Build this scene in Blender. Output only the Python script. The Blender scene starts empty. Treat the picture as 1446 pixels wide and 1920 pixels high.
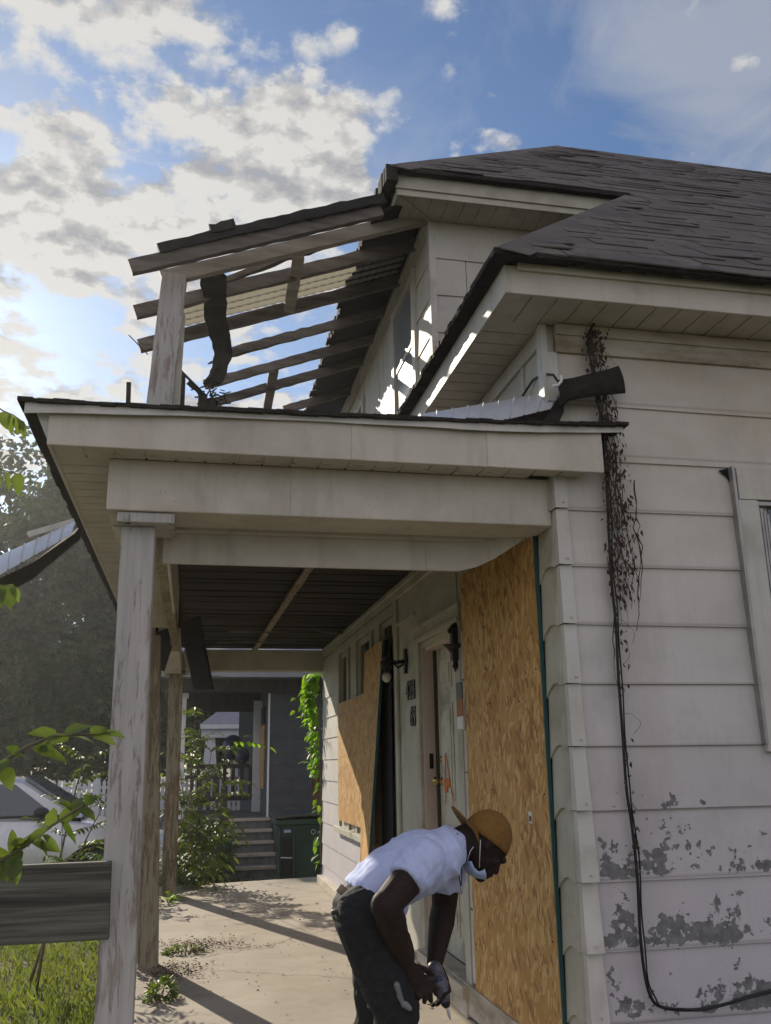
import bpy, bmesh, math, random
from mathutils import Vector, Matrix, noise as mnoise
rnd = random.Random(7)
# ------------------------------------------------------------------ camera
CAMZ = 1.35
R = Matrix(((0.9788120356520597, -0.038704303543181925, -0.20106957937467446),
            (-0.20409673679493573, -0.2634400814608545, -0.9428381862809531),
            (-0.016477891015842877, 0.9638990094232568, -0.2657577444601275)))
CP = Vector((0, 0, CAMZ))
sc = bpy.context.scene
cam = bpy.data.cameras.new('camera'); camo = bpy.data.objects.new('camera', cam)
sc.collection.objects.link(camo)
camo.matrix_world = Matrix.Translation(CP) @ R.to_4x4()
cam.sensor_fit = 'HORIZONTAL'; cam.sensor_width = 36; cam.lens = 1700 / 1446 * 36
cam.clip_start = .05; cam.clip_end = 3000
sc.camera = camo
# ------------------------------------------------------------------ light
SUN = Vector((-.82, 2.1, 1.0)).normalized()          # towards the sun
sl = bpy.data.lights.new('sun', 'SUN'); sl.energy = 5.0; sl.angle = math.radians(.5); sl.color = (1, .89, .72)
so = bpy.data.objects.new('sun', sl); sc.collection.objects.link(so)
so.rotation_euler = SUN.to_track_quat('Z', 'Y').to_euler()
so.location = (-6, 16, 8)
sc.view_settings.view_transform = 'Standard'; sc.view_settings.look = 'None'
sc.view_settings.exposure = 0.3; sc.view_settings.gamma = 1; sc.view_settings.use_curve_mapping = False
W = bpy.data.worlds.new('World'); sc.world = W; W.use_nodes = True


def build_world():
    nt = W.node_tree; N = nt.nodes; L = nt.links; N.clear()
    out = N.new('ShaderNodeOutputWorld'); bg = N.new('ShaderNodeBackground'); L.new(bg.outputs[0], out.inputs[0])
    bg.inputs[1].default_value = .085
    sky = N.new('ShaderNodeTexSky'); sky.sky_type = 'NISHITA'; sky.sun_disc = False
    sky.sun_elevation = math.asin(SUN.z); sky.sun_rotation = math.atan2(SUN.x, SUN.y)
    sky.air_density = 1.0; sky.dust_density = .6; sky.ozone_density = 2.2; sky.altitude = 100
    def math_(op, a, b=None, c=None, clamp=False):
        n = N.new('ShaderNodeMath'); n.operation = op; n.use_clamp = clamp
        for i, v in enumerate((a, b, c)):
            if v is None: continue
            if isinstance(v, (int, float)): n.inputs[i].default_value = v
            else: L.new(v, n.inputs[i])
        return n.outputs[0]
    tc = N.new('ShaderNodeTexCoord'); sep = N.new('ShaderNodeSeparateXYZ'); L.new(tc.outputs['Generated'], sep.inputs[0])
    zz = math_('ADD', math_('MAXIMUM', sep.outputs[2], 0.0), .15)
    u = math_('DIVIDE', sep.outputs[0], zz); v = math_('DIVIDE', sep.outputs[1], zz)
    def noise(su, sv, scale, detail, rough, dist=0.):
        cb = N.new('ShaderNodeCombineXYZ')
        L.new(math_('ADD', u, su), cb.inputs[0]); L.new(math_('ADD', v, sv), cb.inputs[1])
        n = N.new('ShaderNodeTexNoise'); n.noise_dimensions = '2D'; n.inputs['Scale'].default_value = scale; n.inputs['Detail'].default_value = detail
        n.inputs['Roughness'].default_value = rough; n.inputs['Distortion'].default_value = dist
        L.new(cb.outputs[0], n.inputs['Vector']); return n.outputs['Fac']
    def blob(cx, cy, rx, ry, amp):
        a = math_('DIVIDE', math_('SUBTRACT', u, cx), rx); b = math_('DIVIDE', math_('SUBTRACT', v, cy), ry)
        d = math_('ADD', math_('MULTIPLY', a, a), math_('MULTIPLY', b, b))
        return math_('MULTIPLY', math_('SUBTRACT', 1.0, math_('MINIMUM', d, 1.0)), amp)
    bias = None
    for args in ((-.12, 1.02, .42, .30, .25), (-.32, 1.24, .42, .22, .30), (.10, 1.0, .18, .17, .20), (.17, 1.14, .13, .13, .22), (-.02, 1.36, .40, .20, .30),
                 (-.40, 1.85, .9, .46, .34), (-.2, .84, .28, .09, .10), (-.05, .86, .12, .08, .10),
                 (.25, .83, .05, .05, .15), (.33, .93, .06, .06, .16), (.41, .985, .10, .035, .22), (.27, .88, .03, .05, .14),
                 (.68, .79, .2, .14, .05), (.78, .95, .16, .06, .08),
                 (.45, .86, .22, .13, -.14), (.12, .83, .14, .09, -.10), (-.2, 1.47, .10, .06, -.22), (-.02, 1.17, .10, .06, -.09), (-.24, .92, .10, .06, -.12), (-.28, 1.10, .07, .04, -.12), (.0, .98, .05, .06, -.10), (.55, 1.0, .2, .1, -.1), (.2, .90, .08, .06, -.12)):
        b = blob(*args); bias = b if bias is None else math_('ADD', bias, b)
    def puffy(su, sv):
        a1 = noise(3.1 + su, 1.7 + sv, 7.5, 8, .60)
        cbv = N.new('ShaderNodeCombineXYZ'); nzv = noise(2.2 + su, 6.1 + sv, 12, 4, .55)
        L.new(math_('ADD', math_('ADD', u, su), math_('MULTIPLY', nzv, .07)), cbv.inputs[0]); L.new(math_('ADD', math_('ADD', v, sv), math_('MULTIPLY', a1, .07)), cbv.inputs[1])
        vs_ = []
        for scl, amp in ((12, .24), (29, .12)):
            vo_ = N.new('ShaderNodeTexVoronoi'); vo_.voronoi_dimensions = '2D'; vo_.inputs['Scale'].default_value = scl; L.new(cbv.outputs[0], vo_.inputs['Vector'])
            a1 = math_('ADD', a1, math_('MULTIPLY', math_('SUBTRACT', .42, vo_.outputs['Distance']), amp))
        return a1
    n1 = puffy(0, 0)
    nb = noise(8.1, 4.7, 2.6, 3, .5)
    dens = math_('ADD', math_('ADD', n1, bias), math_('MULTIPLY', math_('SUBTRACT', nb, .5), .22))
    mr = N.new('ShaderNodeMapRange'); mr.interpolation_type = 'SMOOTHSTEP'
    mr.inputs['From Min'].default_value = .615; mr.inputs['From Max'].default_value = .83
    L.new(dens, mr.inputs['Value'])
    # lit from the sun side: compare with the density a step towards the sun
    n2 = puffy(-.010, .030)
    rel = math_('SUBTRACT', n1, n2)
    thick = math_('ADD', math_('MULTIPLY', math_('SUBTRACT', dens, .86), .9), math_('MULTIPLY', rel, -4.0))
    big = noise(1.3, 9.7, 4.5, 5, .55)
    thick = math_('ADD', thick, math_('MULTIPLY', math_('SUBTRACT', big, .46), 1.1), clamp=True)
    cr = N.new('ShaderNodeValToRGB'); e = cr.color_ramp.elements
    e[0].position = 0; e[0].color = (6.6, 6.5, 6.3, 1); e[1].position = .8; e[1].color = (3.4, 3.5, 3.8, 1)
    m_ = cr.color_ramp.elements.new(.25); m_.color = (5.3, 5.25, 5.15, 1)
    L.new(thick, cr.inputs[0])
    # thin high veil
    veil = noise(5.3, 2.2, 4.6, 8, .62, .4)
    vm = N.new('ShaderNodeMapRange'); vm.inputs['From Min'].default_value = .50; vm.inputs['From Max'].default_value = .95
    vm.inputs['To Max'].default_value = .6; L.new(math_('ADD', veil, math_('ADD', blob(.64, .76, .26, .16, .42), blob(.74, .93, .24, .10, .34))), vm.inputs['Value'])
    tint = N.new('ShaderNodeMix'); tint.data_type = 'RGBA'; tint.blend_type = 'MULTIPLY'; tint.inputs['Factor'].default_value = 1
    L.new(sky.outputs[0], tint.inputs[6]); tint.inputs[7].default_value = SKYTINT
    mv = N.new('ShaderNodeMix'); mv.data_type = 'RGBA'; L.new(vm.outputs[0], mv.inputs[0])
    L.new(tint.outputs[2], mv.inputs[6]); mv.inputs[7].default_value = (4.6, 4.8, 5.2, 1)
    mix = N.new('ShaderNodeMix'); mix.data_type = 'RGBA'; L.new(mr.outputs[0], mix.inputs[0])
    L.new(mv.outputs[2], mix.inputs[6]); L.new(cr.outputs[0], mix.inputs[7])
    # bright fill light added to the unseen half of the sky behind the camera
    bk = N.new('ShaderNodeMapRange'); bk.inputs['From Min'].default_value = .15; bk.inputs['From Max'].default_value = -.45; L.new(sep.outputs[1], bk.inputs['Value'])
    bm2 = math_('MULTIPLY', bk.outputs[0], BACKFILL)
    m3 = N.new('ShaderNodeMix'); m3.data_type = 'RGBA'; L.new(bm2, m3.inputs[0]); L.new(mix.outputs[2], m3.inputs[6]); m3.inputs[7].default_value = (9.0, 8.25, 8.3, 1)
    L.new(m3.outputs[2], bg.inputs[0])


SKYTINT = (.80, .96, 1.12, 1)
BACKFILL = .66
HAZE = .0010
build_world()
W.cycles.sampling_method = 'MANUAL'; W.cycles.sample_map_resolution = 512

# ------------------------------------------------------------------ helpers
def ray(px, py): return R @ Vector((px - 723, -(py - 960), -1700))
def aX(px, py, x): r = ray(px, py); return CP + r * (x / r.x)
def aY(px, py, y): r = ray(px, py); return CP + r * (y / r.y)
def aZ(px, py, z): r = ray(px, py); return CP + r * ((z - CAMZ) / r.z)

COL = sc.collection
wl = {}
def wloc(o): return wl.get(o.name, Vector((0, 0, 0)))

class MB:
    def __init__(s): s.v = []; s.f = []; s.sm = []
    def add(s, vs, fs, smooth=False):
        b = len(s.v); s.v += [tuple(v) for v in vs]
        for f in fs: s.f.append(tuple(b + i for i in f)); s.sm.append(smooth)
        return s
    def box(s, a, b):
        x0, y0, z0 = [min(p, q) for p, q in zip(a, b)]; x1, y1, z1 = [max(p, q) for p, q in zip(a, b)]
        return s.add([(x0, y0, z0), (x1, y0, z0), (x1, y1, z0), (x0, y1, z0), (x0, y0, z1), (x1, y0, z1), (x1, y1, z1), (x0, y1, z1)],
                     [(0, 3, 2, 1), (4, 5, 6, 7), (0, 1, 5, 4), (1, 2, 6, 5), (2, 3, 7, 6), (3, 0, 4, 7)])
    def hexa(s, v8): return s.add(v8, [(0, 3, 2, 1), (4, 5, 6, 7), (0, 1, 5, 4), (1, 2, 6, 5), (2, 3, 7, 6), (3, 0, 4, 7)])
    def bar(s, p, q, w, h, up=(0, 0, 1), seg=1, jit=0., rr=rnd, taper=1.0):
        """rectangular stick from p to q, width w sideways, height h along up, wobbling a little"""
        p = Vector(p); q = Vector(q); d = (q - p).normalized(); up = Vector(up)
        sd = d.cross(up).normalized(); u2 = sd.cross(d).normalized(); vs = []
        for i in range(seg + 1):
            t = i / seg; c = p.lerp(q, t); k = 1 + (taper - 1) * t
            for a, b in ((-1, -1), (1, -1), (1, 1), (-1, 1)):
                ja = rr.uniform(-jit, jit) if jit else 0; jb = rr.uniform(-jit, jit) if jit else 0
                vs.append(c + sd * (a * w / 2 * k + ja) + u2 * (b * h / 2 * k + jb))
        fs = [(3, 2, 1, 0)]
        for i in range(seg):
            o = i * 4
            for j in range(4): fs.append((o + j, o + (j + 1) % 4, o + 4 + (j + 1) % 4, o + 4 + j))
        o = seg * 4; fs.append((o, o + 1, o + 2, o + 3))
        return s.add(vs, fs)
    def tube(s, pts, rad, n=8, smooth=True, flat=1.0):
        pts = [Vector(p) for p in pts]
        if not isinstance(rad, (list, tuple)): rad = [rad] * len(pts)
        vs = []; fs = []; ref = Vector((0, 0, 1))
        d0 = (pts[1] - pts[0]).normalized()
        if abs(d0.z) > .9: ref = Vector((0, 1, 0))
        sd = d0.cross(ref).normalized()
        for i, p in enumerate(pts):
            d = (pts[min(i + 1, len(pts) - 1)] - pts[max(i - 1, 0)]).normalized()
            sd = (sd - d * sd.dot(d)).normalized(); u2 = d.cross(sd)
            for j in range(n):
                a = 2 * math.pi * j / n
                vs.append(p + (sd * math.cos(a) + u2 * math.sin(a) * flat) * rad[i])
        for i in range(len(pts) - 1):
            for j in range(n):
                fs.append((i * n + j, i * n + (j + 1) % n, (i + 1) * n + (j + 1) % n, (i + 1) * n + j))
        fs.append(tuple(range(n - 1, -1, -1))); o = (len(pts) - 1) * n; fs.append(tuple(range(o, o + n)))
        return s.add(vs, fs, smooth)
    def lathe(s, c, prof, n=20, axis='z', smooth=True):
        c = Vector(c); vs = []; fs = []
        for r, z in prof:
            for j in range(n):
                a = 2 * math.pi * j / n
                q = (r * math.cos(a), r * math.sin(a), z)
                if axis == 'y': q = (q[0], q[2], q[1])
                if axis == 'x': q = (q[2], q[0], q[1])
                vs.append(c + Vector(q))
        for i in range(len(prof) - 1):
            for j in range(n): fs.append((i * n + j, i * n + (j + 1) % n, (i + 1) * n + (j + 1) % n, (i + 1) * n + j))
        fs.append(tuple(range(n - 1, -1, -1))); o = (len(prof) - 1) * n; fs.append(tuple(range(o, o + n)))
        return s.add(vs, fs, smooth)
    def ell(s, c, r, rot=None, n=16, m=10):
        c = Vector(c); vs = [(0, 0, r[2])]; 
        for i in range(1, m):
            t = math.pi * i / m
            for j in range(n):
                a = 2 * math.pi * j / n
                vs.append((r[0] * math.sin(t) * math.cos(a), r[1] * math.sin(t) * math.sin(a), r[2] * math.cos(t)))
        vs.append((0, 0, -r[2])); fs = []
        for j in range(n): fs.append((0, 1 + j, 1 + (j + 1) % n))
        for i in range(m - 2):
            for j in range(n):
                a = 1 + i * n + j; b = 1 + i * n + (j + 1) % n; fs.append((a, a + n, b + n, b))
        o = 1 + (m - 2) * n
        for j in range(n): fs.append((o + j, len(vs) - 1, o + (j + 1) % n))
        M = rot if rot else Matrix.Identity(3)
        return s.add([c + M @ Vector(v) for v in vs], fs, True)
    def cap(s, p, q, r1, r2, n=14):
        """tapered capsule"""
        p = Vector(p); q = Vector(q); d = (q - p); L = d.length; d.normalize()
        pts = []; rr = []
        for t in (-.97, -.8, -.5, 0): pts.append(p + d * (r1 * t)); rr.append(r1 * math.sqrt(max(0.02, 1 - t * t)))
        for t in (0, .5, .8, .97): pts.append(q + d * (r2 * t)); rr.append(r2 * math.sqrt(max(0.02, 1 - t * t)))
        return s.tube(pts, rr, n)
    def quad(s, a, b, c, d): return s.add([a, b, c, d], [(0, 1, 2, 3)])
    def prism(s, poly, off):
        """extrude polygon (list of 3D points) by vector off"""
        n = len(poly); off = Vector(off); vs = [Vector(p) for p in poly]; vs += [p + off for p in vs]
        fs = [tuple(range(n - 1, -1, -1)), tuple(range(n, 2 * n))] + [(i, (i + 1) % n, n + (i + 1) % n, n + i) for i in range(n)]
        return s.add(vs, fs)

def setp(o, label=None, cat=None, group=None, kind=None):
    if label: o['label'] = label
    if cat: o['category'] = cat
    if group: o['group'] = group
    if kind: o['kind'] = kind
    return o

def mk(name, mb, mat, parent=None, label=None, bevel=0, loc=None, fixn=True):
    me = bpy.data.meshes.new(name)
    base = wloc(parent) if parent else (Vector(loc) if loc else Vector((0, 0, 0)))
    me.from_pydata([tuple(Vector(v) - base) for v in mb.v], [], mb.f)
    me.polygons.foreach_set('use_smooth', mb.sm)
    if fixn:
        bm = bmesh.new(); bm.from_mesh(me); bmesh.ops.recalc_face_normals(bm, faces=bm.faces); bm.to_mesh(me); bm.free()
    me.materials.append(mat)
    o = bpy.data.objects.new(name, me); COL.objects.link(o)
    if parent: o.parent = parent
    elif loc: o.location = base
    wl[o.name] = base
    if label: o['label'] = label
    if bevel:
        b = o.modifiers.new('bevel', 'BEVEL'); b.width = bevel; b.segments = 2; b.limit_method = 'ANGLE'
    return o

def thing(name, label, cat, loc, group=None):
    o = bpy.data.objects.new(name, None); COL.objects.link(o); o.location = loc; o.empty_display_size = .2
    wl[o.name] = Vector(loc)
    return setp(o, label, cat, group)

def bake_remesh(o, voxel, smooth=4, sub=0):
    m = o.modifiers.new('r', 'REMESH'); m.mode = 'VOXEL'; m.voxel_size = voxel; m.use_smooth_shade = True
    if smooth: k = o.modifiers.new('s', 'SMOOTH'); k.iterations = smooth; k.factor = .5
    dg = bpy.context.evaluated_depsgraph_get(); dg.update()
    me = bpy.data.meshes.new_from_object(o.evaluated_get(dg)); mats = [x for x in o.data.materials]
    o.modifiers.clear(); o.data = me
    if not me.materials:
        for x in mats: me.materials.append(x)
    me.polygons.foreach_set('use_smooth', [True] * len(me.polygons))
    return o

# ------------------------------------------------------------------ materials
def newmat(name):
    m = bpy.data.materials.new(name); m.use_nodes = True
    nt = m.node_tree; b = nt.nodes['Principled BSDF']; return m, nt, nt.nodes, nt.links, b
def tex(N, L, kind='noise', scale=5, detail=6, rough=.6, stretch=(1, 1, 1), rot=(0, 0, 0), dist=0, vec=None):
    tc = N.new('ShaderNodeTexCoord'); mp = N.new('ShaderNodeMapping'); L.new(vec or tc.outputs['Object'], mp.inputs[0])
    mp.inputs['Scale'].default_value = stretch; mp.inputs['Rotation'].default_value = rot
    if any(rot): mp.vector_type = 'TEXTURE'; mp.inputs['Scale'].default_value = tuple(1 / q for q in stretch)
    if kind == 'noise':
        n = N.new('ShaderNodeTexNoise'); n.inputs['Scale'].default_value = scale; n.inputs['Detail'].default_value = detail
        n.inputs['Roughness'].default_value = rough; n.inputs['Distortion'].default_value = dist
    else:
        n = N.new('ShaderNodeTexVoronoi'); n.inputs['Scale'].default_value = scale
    L.new(mp.outputs[0], n.inputs['Vector']); return n
def ramp(N, L, src, stops):
    c = N.new('ShaderNodeValToRGB'); e = c.color_ramp.elements
    while len(e) > 1: e.remove(e[-1])
    e[0].position = stops[0][0]; e[0].color = (*stops[0][1], 1)
    for p, col in stops[1:]: x = e.new(p); x.color = (*col, 1)
    L.new(src, c.inputs[0]); return c.outputs[0]
def mixc(N, L, fac, a, b, mode='MIX'):
    m = N.new('ShaderNodeMix'); m.data_type = 'RGBA'; m.blend_type = mode
    if isinstance(fac, (int, float)): m.inputs[0].default_value = fac
    else: L.new(fac, m.inputs[0])
    for i, x in ((6, a), (7, b)):
        if isinstance(x, tuple): m.inputs[i].default_value = (*x, 1)
        else: L.new(x, m.inputs[i])
    return m.outputs[2]
def bumpn(N, L, b, h, dist=.01, strength=.5, prev=None):
    n = N.new('ShaderNodeBump'); n.inputs['Distance'].default_value = dist; n.inputs['Strength'].default_value = strength
    L.new(h, n.inputs['Height'])
    if prev: L.new(prev, n.inputs['Normal'])
    L.new(n.outputs[0], b.inputs['Normal']); return n.outputs[0]
def mrange(N, L, src, a, b, c=0, d=1):
    m = N.new('ShaderNodeMapRange'); m.inputs[1].default_value = a; m.inputs[2].default_value = b
    m.inputs[3].default_value = c; m.inputs[4].default_value = d; L.new(src, m.inputs[0]); return m.outputs[0]

def pm(name, c1, c2, scale=6, rough=.75, stretch=(1, 1, 1), bump=.3, bdist=.004, metal=0, c3=None, c3scale=2.5, c3thr=(.5, .68), spec=.3, detail=8):
    m, nt, N, L, b = newmat(name)
    n = tex(N, L, scale=scale, stretch=stretch, detail=detail)
    col = ramp(N, L, n.outputs[0], [(.3, c1), (.7, c2)])
    if c3:
        n3 = tex(N, L, scale=c3scale, stretch=stretch, detail=9, rough=.65)
        f = mrange(N, L, n3.outputs[0], *c3thr)
        col = mixc(N, L, f, col, c3)
    L.new(col, b.inputs['Base Color']); b.inputs['Roughness'].default_value = rough; b.inputs['Metallic'].default_value = metal
    b.inputs['Specular IOR Level'].default_value = spec
    if bump: bumpn(N, L, b, n.outputs[0], bdist, bump)
    return m

def m_siding(name, base=(.62, .59, .55), dirt=(.30, .27, .22), peel=True, YEL=.8):
    m, nt, N, L, b = newmat(name)
    n = tex(N, L, scale=1.6, detail=7, rough=.6, stretch=(1, 1, 1.6))
    n2 = tex(N, L, scale=.7, detail=5, rough=.6, stretch=(2.6, 2.6, .5))
    col = mixc(N, L, mrange(N, L, n.outputs[0], .42, .72, 0, .42), base, dirt)
    col = mixc(N, L, mrange(N, L, n2.outputs[0], .52, .72, 0, .45), col, (.36, .30, .22))
    # yellow-brown stain and painted-in warm light high under the eaves, bluer tone low down, grime at each lap
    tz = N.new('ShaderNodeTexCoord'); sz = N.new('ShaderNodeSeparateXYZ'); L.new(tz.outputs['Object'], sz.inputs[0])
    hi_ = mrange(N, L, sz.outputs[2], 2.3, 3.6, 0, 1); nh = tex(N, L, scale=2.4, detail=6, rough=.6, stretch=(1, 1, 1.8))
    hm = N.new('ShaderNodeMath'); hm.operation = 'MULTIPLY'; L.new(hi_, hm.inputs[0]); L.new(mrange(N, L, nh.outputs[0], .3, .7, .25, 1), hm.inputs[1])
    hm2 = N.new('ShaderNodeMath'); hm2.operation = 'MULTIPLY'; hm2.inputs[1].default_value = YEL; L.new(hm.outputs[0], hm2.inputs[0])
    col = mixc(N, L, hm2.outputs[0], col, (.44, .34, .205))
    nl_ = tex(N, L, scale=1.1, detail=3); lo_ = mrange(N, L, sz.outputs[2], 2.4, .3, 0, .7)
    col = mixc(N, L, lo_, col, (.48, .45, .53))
    bl_ = tex(N, L, scale=3.3, detail=10, rough=.7)
    col = mixc(N, L, mrange(N, L, bl_.outputs[0], .52, .78, 0, .45), col, (.30, .285, .30))
    # fine streaks
    n4 = tex(N, L, scale=60, detail=3, stretch=(1, 1, .08))
    col = mixc(N, L, mrange(N, L, n4.outputs[0], .5, .8, 0, .12), col, (.25, .23, .2))
    rgh = .62
    if peel:
        tc = N.new('ShaderNodeTexCoord'); sp = N.new('ShaderNodeSeparateXYZ'); va_ = N.new('ShaderNodeVectorMath'); va_.operation = 'ADD'; va_.inputs[1].default_value = (3.5, 8, -.15); L.new(tc.outputs['Object'], va_.inputs[0]); L.new(va_.outputs[0], sp.inputs[0])
        def M(op, a, c=None):
            q = N.new('ShaderNodeMath'); q.operation = op
            for i, x in enumerate((a, c)):
                if x is None: continue
                if isinstance(x, (int, float)): q.inputs[i].default_value = x
                else: L.new(x, q.inputs[i])
            return q.outputs[0]
        fr = M('FRACT', M('DIVIDE', M('SUBTRACT', sp.outputs[2], .088), .2613))
        low = mrange(N, L, fr, .15, .90, .055, -.10)
        bot = mrange(N, L, fr, 0, .09, -.12, 0)
        zb = mrange(N, L, sp.outputs[2], 1.10, 1.62, .035, -.20)
        xb = mrange(N, L, sp.outputs[0], 1.60, 1.67, -.25, .01)
        xr = mrange(N, L, sp.outputs[0], 1.7, 2.7, .015, .0)
        p1 = tex(N, L, scale=7.5, detail=12, rough=.62); p0 = tex(N, L, scale=2.2, detail=2)
        p2 = tex(N, L, scale=27, detail=8, rough=.62)
        pq = M('ADD', M('MULTIPLY', p1.outputs[0], .46), M('MULTIPLY', p2.outputs[0], .54))
        t = M('ADD', M('ADD', pq, low), M('ADD', zb, M('ADD', xb, M('ADD', bot, xr))))
        t = M('ADD', t, M('MULTIPLY', M('SUBTRACT', p0.outputs[0], .5), .5))
        pe = mrange(N, L, t, .596, .602)
        g = tex(N, L, scale=25, detail=5)
        gc = ramp(N, L, g.outputs[0], [(.3, (.10, .098, .10)), (.7, (.24, .235, .235))])
        col = mixc(N, L, pe, col, gc)
        inv = M('SUBTRACT', 1.0, pe)
        lap = mrange(N, L, fr, .0, .05, .55, 0); lp2 = mrange(N, L, fr, .97, 1.0, 0, .35)
        col = mixc(N, L, lap, col, (.22, .20, .17)); col = mixc(N, L, lp2, col, (.25, .22, .18))
        nb = bumpn(N, L, b, inv, .0025, .9)
        bumpn(N, L, b, n4.outputs[0], .001, .3, nb)
    else:
        bumpn(N, L, b, n4.outputs[0], .001, .3)
    L.new(col, b.inputs['Base Color']); b.inputs['Roughness'].default_value = rgh; b.inputs['Specular IOR Level'].default_value = .35
    return m

def m_post(name, paint=(.50, .48, .46), wood=(.20, .17, .15), thr=(.53, .60)):
    m, nt, N, L, b = newmat(name)
    n = tex(N, L, scale=34, detail=10, rough=.7, stretch=(1, 1, .14), dist=.4)
    n2 = tex(N, L, scale=2.0, detail=4, stretch=(1, 1, .6))
    gr = tex(N, L, scale=55, detail=4, stretch=(1, 1, .05))
    q = N.new('ShaderNodeMath'); q.operation = 'ADD'; L.new(n.outputs[0], q.inputs[0])
    L.new(mrange(N, L, n2.outputs[0], .3, .7, -.09, .09), q.inputs[1])
    f = mrange(N, L, q.outputs[0], *thr)
    wc = ramp(N, L, gr.outputs[0], [(.3, wood), (.7, tuple(w * 2.0 for w in wood))])
    pc = ramp(N, L, gr.outputs[0], [(.3, tuple(p * .78 for p in paint)), (.7, paint)])
    col = mixc(N, L, f, pc, wc)
    ck = tex(N, L, scale=7, detail=3, stretch=(1.4, 1.4, .035), rough=.5)
    cf = mrange(N, L, ck.outputs[0], .685, .70)
    col = mixc(N, L, cf, col, (.02, .018, .015))
    L.new(col, b.inputs['Base Color']); b.inputs['Roughness'].default_value = .8
    i = N.new('ShaderNodeMath'); i.operation = 'MULTIPLY_ADD'; i.inputs[1].default_value = -1; i.inputs[2].default_value = 1; L.new(f, i.inputs[0])
    nb = bumpn(N, L, b, i.outputs[0], .0018, .8); bumpn(N, L, b, gr.outputs[0], .0015, .5, nb)
    return m

def m_osb():
    m, nt, N, L, b = newmat('osb_board'); cols = None
    base = tex(N, L, scale=3, detail=4)
    col = ramp(N, L, base.outputs[0], [(.35, (.46, .24, .07)), (.65, (.58, .335, .115))])
    h = None
    for k, (sc_, st, rx, thr, cc) in enumerate(((42, (1, 1, .28), .25, .35, (.74, .50, .23)), (37, (1, 1, .28), -.5, .3, (.27, .12, .035)), (33, (1, 1, .32), .9, .25, (.66, .42, .17)),
                                                (60, (1, 1, .2), -.2, .10, (.17, .075, .022)), (44, (1, 1, .2), .6, .08, (.66, .44, .19)))):
        nz = tex(N, L, scale=3 + k, detail=2)
        va = N.new('ShaderNodeVectorMath'); va.operation = 'MULTIPLY_ADD'
        L.new(nz.outputs['Color'], va.inputs[0]); va.inputs[1].default_value = (.12, .12, .12)
        tc = N.new('ShaderNodeTexCoord'); L.new(tc.outputs['Object'], va.inputs[2])
        v = tex(N, L, 'vor', scale=sc_, stretch=st, rot=(rx, 0, 0), vec=va.outputs[0])
        sp = N.new('ShaderNodeSeparateColor'); L.new(v.outputs['Color'], sp.inputs[0])
        f = mrange(N, L, sp.outputs[0], thr, thr - .02)
        e = mrange(N, L, v.outputs['Distance'], .52, .44)
        mm = N.new('ShaderNodeMath'); mm.operation = 'MULTIPLY'; L.new(f, mm.inputs[0]); L.new(e, mm.inputs[1])
        m2 = N.new('ShaderNodeMath'); m2.operation = 'MULTIPLY'; m2.inputs[1].default_value = .72; L.new(mm.outputs[0], m2.inputs[0])
        col = mixc(N, L, m2.outputs[0], col, cc)
        if k == 0: h = sp.outputs[1]
    g = tex(N, L, scale=90, detail=3, stretch=(1, 1, .12))
    col = mixc(N, L, mrange(N, L, g.outputs[0], .5, .8, 0, .45), col, (.2, .09, .025))
    L.new(col, b.inputs['Base Color']); b.inputs['Roughness'].default_value = .62; b.inputs['Specular IOR Level'].default_value = .25
    bumpn(N, L, b, h, .001, .5)
    return m

def m_concrete():
    m, nt, N, L, b = newmat('porch_concrete')
    n = tex(N, L, scale=1.3, detail=9, rough=.62); f = tex(N, L, scale=90, detail=4); s = tex(N, L, scale=3.5, detail=6)
    col = ramp(N, L, n.outputs[0], [(.3, (.30, .255, .20)), (.7, (.45, .40, .325))])
    col = mixc(N, L, mrange(N, L, s.outputs[0], .56, .72, 0, .45), col, (.2, .165, .12))
    col = mixc(N, L, mrange(N, L, f.outputs[0], .5, .75, 0, .3), col, (.2, .17, .13))
    wv = tex(N, L, scale=1.5, detail=6, rough=.6); va = N.new('ShaderNodeVectorMath'); va.operation = 'MULTIPLY_ADD'; va.inputs[1].default_value = (.5, .5, .5)
    tc = N.new('ShaderNodeTexCoord'); L.new(wv.outputs['Color'], va.inputs[0]); L.new(tc.outputs['Object'], va.inputs[2])
    vr = tex(N, L, 'vor', scale=.42, vec=va.outputs[0]); vr.feature = 'DISTANCE_TO_EDGE'
    col = mixc(N, L, mrange(N, L, vr.outputs['Distance'], .004, .0015, 0, .75), col, (.07, .055, .04))
    st = tex(N, L, scale=.9, detail=10, rough=.7); col = mixc(N, L, mrange(N, L, st.outputs[0], .5, .68, 0, .4), col, (.24, .19, .125))
    L.new(col, b.inputs['Base Color']); b.inputs['Roughness'].default_value = .85
    bumpn(N, L, b, f.outputs[0], .002, .4); return m

def m_leaf(name, c, c2, tr=.45):
    m, nt, N, L, b = newmat(name)
    n = tex(N, L, scale=9, detail=3)
    col = ramp(N, L, n.outputs[0], [(.35, c), (.65, c2)])
    L.new(col, b.inputs['Base Color']); b.inputs['Roughness'].default_value = .5; b.inputs['Specular IOR Level'].default_value = .25
    t = N.new('ShaderNodeBsdfTranslucent'); mx = N.new('ShaderNodeMixShader'); mx.inputs[0].default_value = tr
    tcm = mixc(N, L, 1.0, col, (1.5, 1.6, .5), 'MULTIPLY')
    L.new(tcm, t.inputs[0]); L.new(b.outputs[0], mx.inputs[1]); L.new(t.outputs[0], mx.inputs[2])
    out = [x for x in N if x.type == 'OUTPUT_MATERIAL'][0]; L.new(mx.outputs[0], out.inputs[0]); return m

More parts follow.
